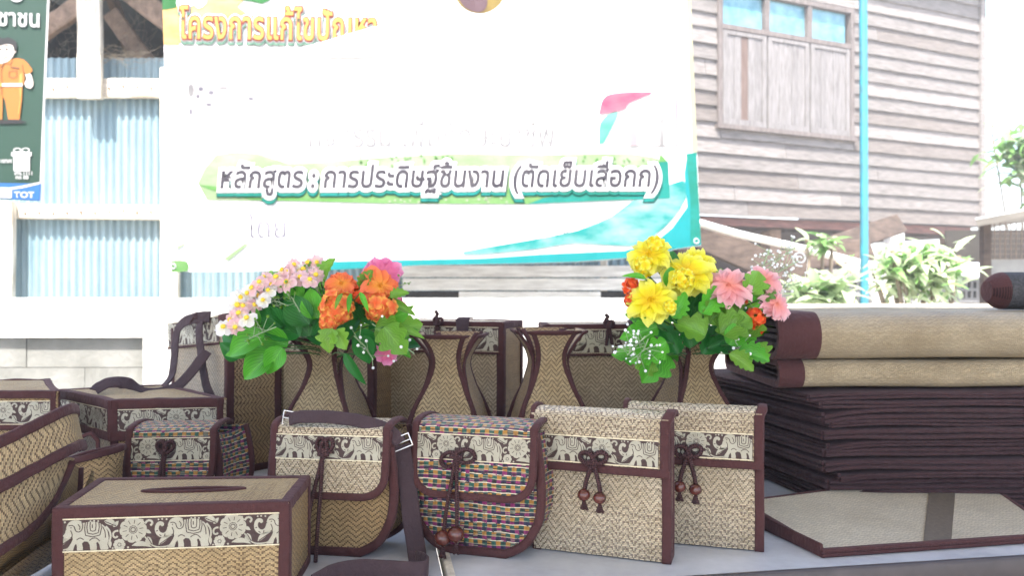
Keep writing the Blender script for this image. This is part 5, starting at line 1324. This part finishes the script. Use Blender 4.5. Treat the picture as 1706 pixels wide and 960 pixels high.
def cluster(name, mt, rad, n=26, seed=2):
    """ball of small rounded florets (hydrangea like)"""
    m = MB(); rs = random.Random(seed)
    for k in range(n):
        zz = 1 - 1.7 * (k + .5) / n; a = k * 2.39996; rr = math.sqrt(max(0, 1 - zz * zz)); d = V((rr * math.cos(a), rr * math.sin(a), zz))
        q = d.to_track_quat('Z', 'Y').to_matrix(); c = d * rad * rs.uniform(.62, .85); n0 = len(m.v)
        for p in range(4): petal(m, rad * .42, rad * .42, p * math.pi / 2 + rs.random() * .5, rs.uniform(.1, .5), .25, .2, .04, (0, 0, 0), 3, rs.random() * 6)
        for i in range(n0, len(m.v)): m.v[i] = c + q @ m.v[i]
    return m.mesh(name, mt, True)
def small_flower(name, mt, rad, seed=1):
    m = MB(); rs = random.Random(seed)
    for p in range(5): petal(m, rad, rad * .85, p * 2 * math.pi / 5, math.radians(18) + rs.uniform(-.1, .25), .2, .25, .03, (0, 0, 0), 4, rs.random() * 6, .12)
    return m.mesh(name, mt, True)
def aim(d, roll=0.0):
    return (V(d).to_track_quat('Z', 'Y') @ Matrix.Rotation(roll, 4, 'Z').to_quaternion()).to_euler()
PM = {
 'orange': petalmat('orange_petal', (.82, .38, .04), (.83, .22, .06), (.84, .20, .11), .35),
 'orangey': petalmat('orange_petal_yellow_edge', (.82, .14, .04), (.85, .24, .07), (.88, .54, .10), .35),
 'pink': petalmat('rose_pink_petal', (.75, .20, .30), (.72, .16, .34), (.78, .35, .52), .35),
 'spink': petalmat('salmon_pink_petal', (.88, .34, .24), (.86, .42, .44), (.88, .60, .64), .45),
 'yellow': petalmat('yellow_petal', (.85, .56, .01), (.87, .80, .03), (.88, .87, .22), .4),
 'tiny': petalmat('pale_pink_petal', (.84, .78, .55), (.82, .52, .55), (.80, .60, .64), .4),
 'white': petalmat('white_petal', (.84, .80, .50), (.82, .80, .78), (.84, .82, .82), .4),
 'red': petalmat('red_orange_petal', (.75, .07, .01), (.80, .09, .02), (.84, .22, .04), .3)}
LM = [leafmat('bright_green_leaf', (.04, .30, .02), (.13, .48, .03)), leafmat('deep_green_leaf', (.012, .13, .02), (.03, .22, .03)), leafmat('olive_green_leaf', (.09, .24, .02), (.18, .40, .04)), leafmat('yellow_green_leaf', (.14, .34, .03), (.22, .44, .05))]
stemm = plain('green_plastic_stem', (.05, .16, .03), .5, .3, 40); cen = plain('yellow_flower_centre', (.80, .55, .04), .7, .3, 400)
frond = plain('grey_green_spray_stem', (.28, .38, .22), .6, .3, 60); wfl = plain('tiny_white_floret', (.72, .74, .76), .6, .1, 90)
FM = {'o1': peony('peony', PM['orange'], .026, 6, 9, .78, 3), 'o2': cluster('hydrangea', PM['orangey'], .030, 24, 4), 'p1': peony('rose', PM['pink'], .030, 4, 8, 1, 5), 's1': peony('carnation', PM['spink'], .026, 7, 13, .55, 6),
      'y1': peony('peony', PM['yellow'], .036, 7, 10, .72, 8), 'y2': cluster('hydrangea', PM['yellow'], .028, 20, 9), 'r1': cluster('hydrangea', PM['red'], .016, 14, 11), 'pp': petalmat and small_flower('petal_cup', PM['pink'], .016, 2)}
SF = [small_flower('small_blossom', PM['tiny'], .0135, 3), small_flower('small_blossom', PM['white'], .0135, 4)]
cm = MB(); cm.sphere((0, 0, .0015), .0032, 10, sz=.6); CM = cm.mesh('blossom_centre', cen, True)
LF = {}
for k, mt in enumerate(LM):
    LF['h', k] = leaf_mesh('leaf', mt, 1, .80, 0, .7, .45); LF['l', k] = leaf_mesh('leaf', mt, 1, .95, 3, .8, .45, 22); LF['n', k] = leaf_mesh('leaf', mt, 1, .30, 0, .8, .5); LF['j', k] = leaf_mesh('leaf', mt, 1, .6, 5, .9, .4, 30)
def bouquet(lab, base, blooms, smalls, leaves, sprays, seed, fills):
    r = thing('flower_bouquet', lab, 'flowers', base); rs = random.Random(seed); B = V(base); st = MB()
    def stem(p, rad=.0013):
        p = V(p); q = p - B; c1 = B + V((q.x * .12, q.y * .12, q.z * .45)); st.tube([V(x) - B for x in cr([B + V((rs.uniform(-.012, .012), rs.uniform(-.012, .012), -.05)), c1, p], 6)], rad, 6)
    for key, px, py, D, s, nm in blooms:
        p = P(px, py, D); d = V(((p.x - B.x) * 3 + rs.uniform(-.1, .1), -.75 + rs.uniform(-.1, .1), .45 + (p.z - B.z - .08) * 3)).normalized()
        child(nm, FM[key], r, p - B, aim(d, rs.random() * 6), s); stem(p - d * .012, .0016)
    for px, py, D, w in smalls:
        p = P(px, py, D); d = V((rs.uniform(-.9, .5), -1, rs.uniform(-.1, 1.0))).normalized()
        o = child('small_blossom', SF[w], r, p - B, aim(d, rs.random() * 6), rs.uniform(.95, 1.3)); child('blossom_centre', CM, o); stem(p - d * .004, .0007)
    for kind, c, px, py, ang, L, D, tilt in leaves:          # ang: direction in the picture, degrees anticlockwise from right; tilt towards camera
        p = P(px, py, D); a = math.radians(ang); Y = V((math.cos(a), -math.sin(math.radians(tilt)), math.sin(a))).normalized(); X = Y.cross(V((rs.uniform(-.25, .25), -1, rs.uniform(.1, .5)))).normalized(); Zv = X.cross(Y)
        mt = Matrix((X, Y, Zv)).transposed(); child('leaf', LF[kind, c], r, p - B, mt.to_euler(), L * .86); stem(p, .0010)
    for (x0, y0, x1, y1, n) in fills:
        for k in range(n):
            px, py = rs.uniform(x0, x1), rs.uniform(y0, y1); p = P(px, py, (B.y + rs.uniform(-.085, .03))); q = p - B
            if py > 548 and min(abs(px - 523), abs(px - 1182)) < 50: continue
            a = math.atan2(q.z + .01, q.x) + rs.uniform(-.7, .7); Y = V((math.cos(a), rs.uniform(-.6, .1), math.sin(a))).normalized(); X = Y.cross(V((rs.uniform(-.6, .6), -1, rs.uniform(-.2, .9)))).normalized(); Zv = X.cross(Y)
            o = child('leaf', LF[rs.choice('ljjln' if not smalls else 'hhlj'), rs.choice((0, 0, 1, 1, 2, 3))], r, q, Matrix((X, Y, Zv)).transposed().to_euler(), rs.uniform(.022, .040))
    st.build('stems', stemm, r, True)
    for x0, y0, x1, y1, D, n, wh in sprays:
        m = MB(); a, b = P(x0, y0, D), P(x1, y1, D + .01); f = MB()
        for k in range(n):
            t = .25 + .75 * k / n; c = a.lerp(b, t) ; e = c + V((rs.gauss(0, .012), rs.gauss(0, .008), rs.gauss(.006, .010))); m.tube([c - B, e - B], .0004, 4)
            f.sphere(e - B, rs.uniform(.0014, .0026), 6)
        m.tube([a - B, a.lerp(b, .5) + V((.002, 0, .002)) - B, b - B], .0008, 5); sp = m.build('spray_stem', frond, r, True); tag(f.build('spray_florets', wfl if wh else LM[3], sp, True), kind='stuff')
    return r
def left_bouquet():
    bl = [('o1', 568, 470, 1.13, .95, 'peony'), ('p1', 640, 452, 1.17, .95, 'rose'), ('o1', 634, 473, 1.12, 1.18, 'peony'), ('o2', 562, 512, 1.10, .98, 'hydrangea'), ('o2', 634, 512, 1.12, .95, 'hydrangea'), ('r1', 600, 492, 1.13, 1.0, 'hydrangea'), ('o2', 548, 536, 1.09, .55, 'hydrangea'), ('pp', 646, 588, 1.12, 1.3, 'blossom'), ('p1', 656, 505, 1.18, .6, 'rose')]
    sm = [(480, 452, 1.14, 0), (536, 446, 1.16, 0), (420, 480, 1.12, 0), (438, 500, 1.11, 1), (395, 508, 1.11, 1), (466, 474, 1.13, 0), (498, 452, 1.15, 1), (526, 458, 1.14, 0), (384, 533, 1.10, 0), (470, 450, 1.14, 0), (490, 441, 1.15, 0), (513, 438, 1.16, 0), (528, 437, 1.16, 0), (460, 462, 1.13, 0), (500, 462, 1.13, 0), (516, 466, 1.12, 0), (484, 463, 1.14, 1), (432, 470, 1.12, 0), (447, 484, 1.12, 1), (412, 488, 1.12, 1), (405, 510, 1.11, 0), (400, 496, 1.12, 1), (424, 508, 1.12, 0),
          (398, 522, 1.10, 0), (411, 530, 1.09, 1), (392, 545, 1.09, 0), (372, 545, 1.09, 1), (430, 492, 1.13, 0), (440, 462, 1.14, 0), (452, 474, 1.13, 1), (418, 500, 1.13, 1), (505, 449, 1.15, 1), (478, 470, 1.12, 0)]
    lv = [('h', 0, 440, 560, 200, .062, 1.10, 15), ('h', 0, 455, 590, 215, .058, 1.10, 20), ('h', 0, 470, 580, 240, .045, 1.09, 20), ('h', 1, 500, 560, 150, .075, 1.13, 0), ('h', 1, 490, 545, 110, .070, 1.14, 0), ('h', 1, 515, 560, 95, .085, 1.14, 5), ('h', 0, 480, 575, 165, .055, 1.12, 10),
          ('h', 1, 470, 545, 140, .05, 1.13, 10), ('h', 0, 500, 500, 120, .045, 1.14, 0), ('n', 2, 522, 478, 65, .055, 1.16, 0), ('j', 2, 535, 470, 70, .045, 1.15, 0), ('h', 1, 530, 560, 70, .07, 1.15, 0), ('h', 1, 560, 575, 60, .06, 1.15, 0), ('l', 3, 552, 548, 262, .035, 1.07, 25), ('l', 3, 560, 550, 300, .032, 1.07, 25),
          ('l', 2, 640, 545, 310, .052, 1.09, 15), ('l', 2, 625, 548, 350, .050, 1.10, 10), ('h', 1, 600, 560, 290, .045, 1.11, 10), ('h', 1, 590, 560, 330, .05, 1.12, 10), ('n', 1, 575, 590, 300, .055, 1.08, 10), ('j', 2, 600, 480, 60, .035, 1.12, 0), ('j', 2, 650, 495, 20, .03, 1.11, 0), ('n', 0, 585, 490, 260, .028, 1.07, 20), ('n', 3, 570, 490, 240, .025, 1.07, 20), ('n', 0, 600, 488, 300, .03, 1.07, 20),
          ('n', 2, 655, 545, 350, .05, 1.12, 10), ('n', 2, 640, 500, 340, .055, 1.12, 0), ('h', 1, 545, 575, 120, .06, 1.16, 0), ('h', 1, 450, 520, 100, .045, 1.15, 0), ('h', 0, 430, 545, 120, .04, 1.12, 0), ('h', 1, 620, 540, 100, .05, 1.16, 0), ('l', 1, 600, 530, 80, .06, 1.16, 0), ('h', 1, 515, 540, 130, .06, 1.12, 5), ('h', 0, 530, 530, 110, .05, 1.12, 5), ('h', 1, 470, 520, 80, .05, 1.15, 0)]
    sp = [(590, 560, 622, 600, 1.10, 12, True), (620, 540, 690, 590, 1.10, 12, True), (460, 545, 400, 572, 1.09, 14, False), (500, 520, 470, 480, 1.12, 16, False), (480, 510, 440, 500, 1.12, 14, False), (530, 500, 520, 450, 1.14, 12, False), (600, 500, 685, 470, 1.14, 10, False)]
    v = VASES[1]; bouquet('orange, pink and white artificial flowers with green leaves in the left vase', (v.location.x, v.location.y, TZ + .20), bl, sm, lv, sp, 5, [(420, 490, 560, 590, 46), (400, 540, 480, 595, 14), (560, 530, 680, 585, 26), (440, 480, 540, 520, 14)])
def right_bouquet():
    bl = [('y1', 1080, 420, 1.12, .90, 'peony'), ('y1', 1145, 448, 1.10, 1.10, 'peony'), ('y1', 1158, 434, 1.14, .85, 'peony'), ('y2', 1072, 445, 1.12, .72, 'hydrangea'), ('y1', 1084, 496, 1.08, 1.0, 'peony'), ('y2', 1092, 408, 1.13, .6, 'hydrangea'), ('y2', 1138, 466, 1.09, .7, 'hydrangea'), ('y2', 1116, 512, 1.07, .42, 'hydrangea'), ('y2', 1178, 455, 1.13, .5, 'hydrangea'),
          ('s1', 1214, 472, 1.09, 1.3, 'carnation'), ('s1', 1276, 464, 1.12, 1.05, 'carnation'), ('s1', 1297, 505, 1.10, .95, 'carnation'), ('s1', 1290, 470, 1.17, .6, 'carnation'), ('r1', 1052, 478, 1.12, 1.0, 'hydrangea'), ('r1', 1050, 500, 1.11, .8, 'hydrangea'), ('r1', 1205, 498, 1.12, 1.1, 'hydrangea'), ('r1', 1258, 528, 1.11, 1.1, 'hydrangea'), ('r1', 1262, 548, 1.11, .8, 'hydrangea'), ('r1', 1232, 500, 1.14, .9, 'hydrangea')]
    lv = [('j', 0, 1095, 545, 195, .058, 1.09, 15), ('j', 0, 1110, 570, 210, .062, 1.08, 15), ('l', 0, 1110, 590, 225, .055, 1.08, 20), ('l', 0, 1090, 560, 170, .045, 1.10, 10), ('l', 1, 1140, 540, 110, .06, 1.12, 0), ('l', 1, 1150, 530, 80, .06, 1.13, 0), ('j', 0, 1165, 520, 45, .060, 1.09, 5), ('l', 2, 1180, 540, 60, .05, 1.10, 5), ('l', 2, 1200, 555, 30, .055, 1.09, 10), ('l', 2, 1215, 560, 100, .05, 1.10, 5), ('l', 2, 1175, 560, 150, .05, 1.10, 5),
          ('j', 0, 1230, 585, 350, .052, 1.08, 10), ('j', 3, 1215, 590, 330, .045, 1.07, 15), ('l', 2, 1245, 490, 60, .042, 1.10, 5), ('l', 2, 1262, 500, 40, .035, 1.11, 5), ('l', 2, 1240, 560, 60, .045, 1.11, 5), ('h', 0, 1115, 480, 80, .035, 1.10, 0), ('h', 1, 1120, 500, 100, .045, 1.12, 0), ('n', 0, 1075, 465, 160, .035, 1.10, 0), ('n', 3, 1090, 540, 175, .035, 1.09, 0), ('j', 1, 1150, 580, 100, .06, 1.13, 0), ('j', 1, 1130, 590, 120, .06, 1.13, 0), ('j', 1, 1170, 590, 60, .06, 1.13, 0),
          ('j', 0, 1120, 530, 60, .045, 1.08, 10), ('h', 1, 1110, 455, 70, .04, 1.13, 0), ('l', 2, 1255, 575, 310, .035, 1.10, 10), ('l', 3, 1080, 595, 260, .035, 1.08, 15), ('h', 0, 1215, 575, 60, .045, 1.09, 10), ('n', 2, 1275, 530, 60, .04, 1.12, 0), ('l', 2, 1225, 530, 120, .045, 1.12, 0), ('l', 1, 1185, 510, 90, .045, 1.13, 0), ('j', 1, 1180, 580, 20, .06, 1.12, 0)]
    sp = [(1255, 480, 1282, 415, 1.15, 22, True), (1270, 470, 1330, 435, 1.15, 20, True), (1280, 490, 1335, 470, 1.15, 20, True), (1075, 560, 1045, 592, 1.06, 22, True), (1080, 565, 1062, 600, 1.06, 18, True), (1225, 570, 1245, 606, 1.08, 14, True), (1275, 450, 1325, 412, 1.16, 16, True), (1230, 500, 1243, 470, 1.12, 10, True)]
    v = VASES[3]; bouquet('yellow, pink and red artificial flowers with green leaves in the right vase', (v.location.x, v.location.y, TZ + .20), bl, [], lv, sp, 9, [(1060, 530, 1170, 600, 34), (1160, 500, 1265, 595, 44), (1110, 480, 1200, 540, 16)])
left_bouquet(); right_bouquet()

def shrubs():
    lp = [leafmat('sunlit_leaf_pale', (.42, .56, .30), (.62, .70, .50), .5), leafmat('sunlit_leaf_green', (.16, .36, .09), (.28, .50, .16), .5)]
    me = [leaf_mesh('leaf', lp[0], 1, .34, 0, .3, .5, 6), leaf_mesh('leaf', lp[1], 1, .36, 0, .3, .5, 6)]
    bark = plain('grey_brown_bark', (.25, .20, .15), .9, .3, 20)
    def shrub(nm, lab, cat, px0, py0, px1, py1, D, n, L, gr=.25, seed=1, base=0.0, group=None, stems=7):
        rs = random.Random(seed); a, b = P(px0, py1, D), P(px1, py0, D); c = (a + b) / 2; hx, hz = (b.x - a.x) / 2, (b.z - a.z) / 2
        r = thing(nm, lab, cat, (c.x, D, base), 0, group); m = MB(); pts = []
        for k in range(stems):
            e = V((rs.uniform(-.8, .8) * hx, rs.uniform(-.5, .5) * hx, c.z - base + rs.uniform(-.2, .9) * hz)); pts.append(e)
            m.tube([V(x) for x in cr([(e.x * .1, 0, 0), (e.x * .4, e.y * .5, e.z * .5), tuple(e)], 5)], .012 if stems < 9 else .008, 6)
        m.build('stems', bark, r, True)
        fm = [MB(), MB()]
        lo = [[v.co.copy() for v in me[0].vertices], [tuple(p.vertices) for p in me[0].polygons]]
        for k in range(n):
            e = rs.choice(pts); th = rs.uniform(0, 6.283); ph = rs.uniform(-.5, 1.1)
            p = V((rs.gauss(0, .42) * hx, rs.gauss(0, .35) * hx, c.z - base + rs.gauss(0, .45) * hz)).lerp(e, rs.uniform(.1, .7)); d = V((math.cos(th) * math.cos(ph), math.sin(th) * math.cos(ph), math.sin(ph)))
            X = d.cross(V((rs.uniform(-.5, .5), rs.uniform(-.5, .5), 1))).normalized(); Zv = X.cross(d); s = L * rs.uniform(.6, 1.2); q = fm[0 if rs.random() > gr else 1]; n0 = len(q.v)
            q.v += [p + (X * v.x + d * v.y + Zv * v.z) * s for v in lo[0]]
            for f in lo[1]: q.f.append([n0 + i for i in f]); q.u.append([(0.1, .3)] * len(f))
        for k in (0, 1): fm[k].build('foliage', lp[k], r, True)
    shrub('shrub', 'pale sunlit leafy shrub right of the blue pole', 'shrub', 1450, 395, 1640, 520, 4.0, 420, .11, .22, 3, 0, 'sunlit shrubs behind the low wall')
    shrub('shrub', 'low spiky pale shrub left of the blue pole by the wall', 'shrub', 1310, 462, 1430, 530, 3.6, 160, .14, .15, 4, 0, 'sunlit shrubs behind the low wall')
    shrub('shrub', 'small sprig of leaves above the white pipe', 'shrub', 1335, 395, 1400, 425, 5.0, 46, .10, .6, 5, 0, 'sunlit shrubs behind the low wall', 3)
    shrub('tree', 'thin leafy tree against the white sky at the right edge', 'tree', 1640, 190, 1790, 370, 7.0, 420, .17, .75, 6, 0, None, 9)
shrubs()
# ---------------------------------------------------------------- thin volume added to stand in for lens glare
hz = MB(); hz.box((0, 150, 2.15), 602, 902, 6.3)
hm = bpy.data.materials.new('glare_veil'); hm.use_nodes = True; _t = hm.node_tree
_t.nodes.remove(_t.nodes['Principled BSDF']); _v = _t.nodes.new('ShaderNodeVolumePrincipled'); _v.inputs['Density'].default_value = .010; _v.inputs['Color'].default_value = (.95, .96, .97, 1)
_t.links.new(_v.outputs[0], _t.nodes['Material Output'].inputs['Volume'])
tag(hz.build('glare_haze', hm), kind='stuff')
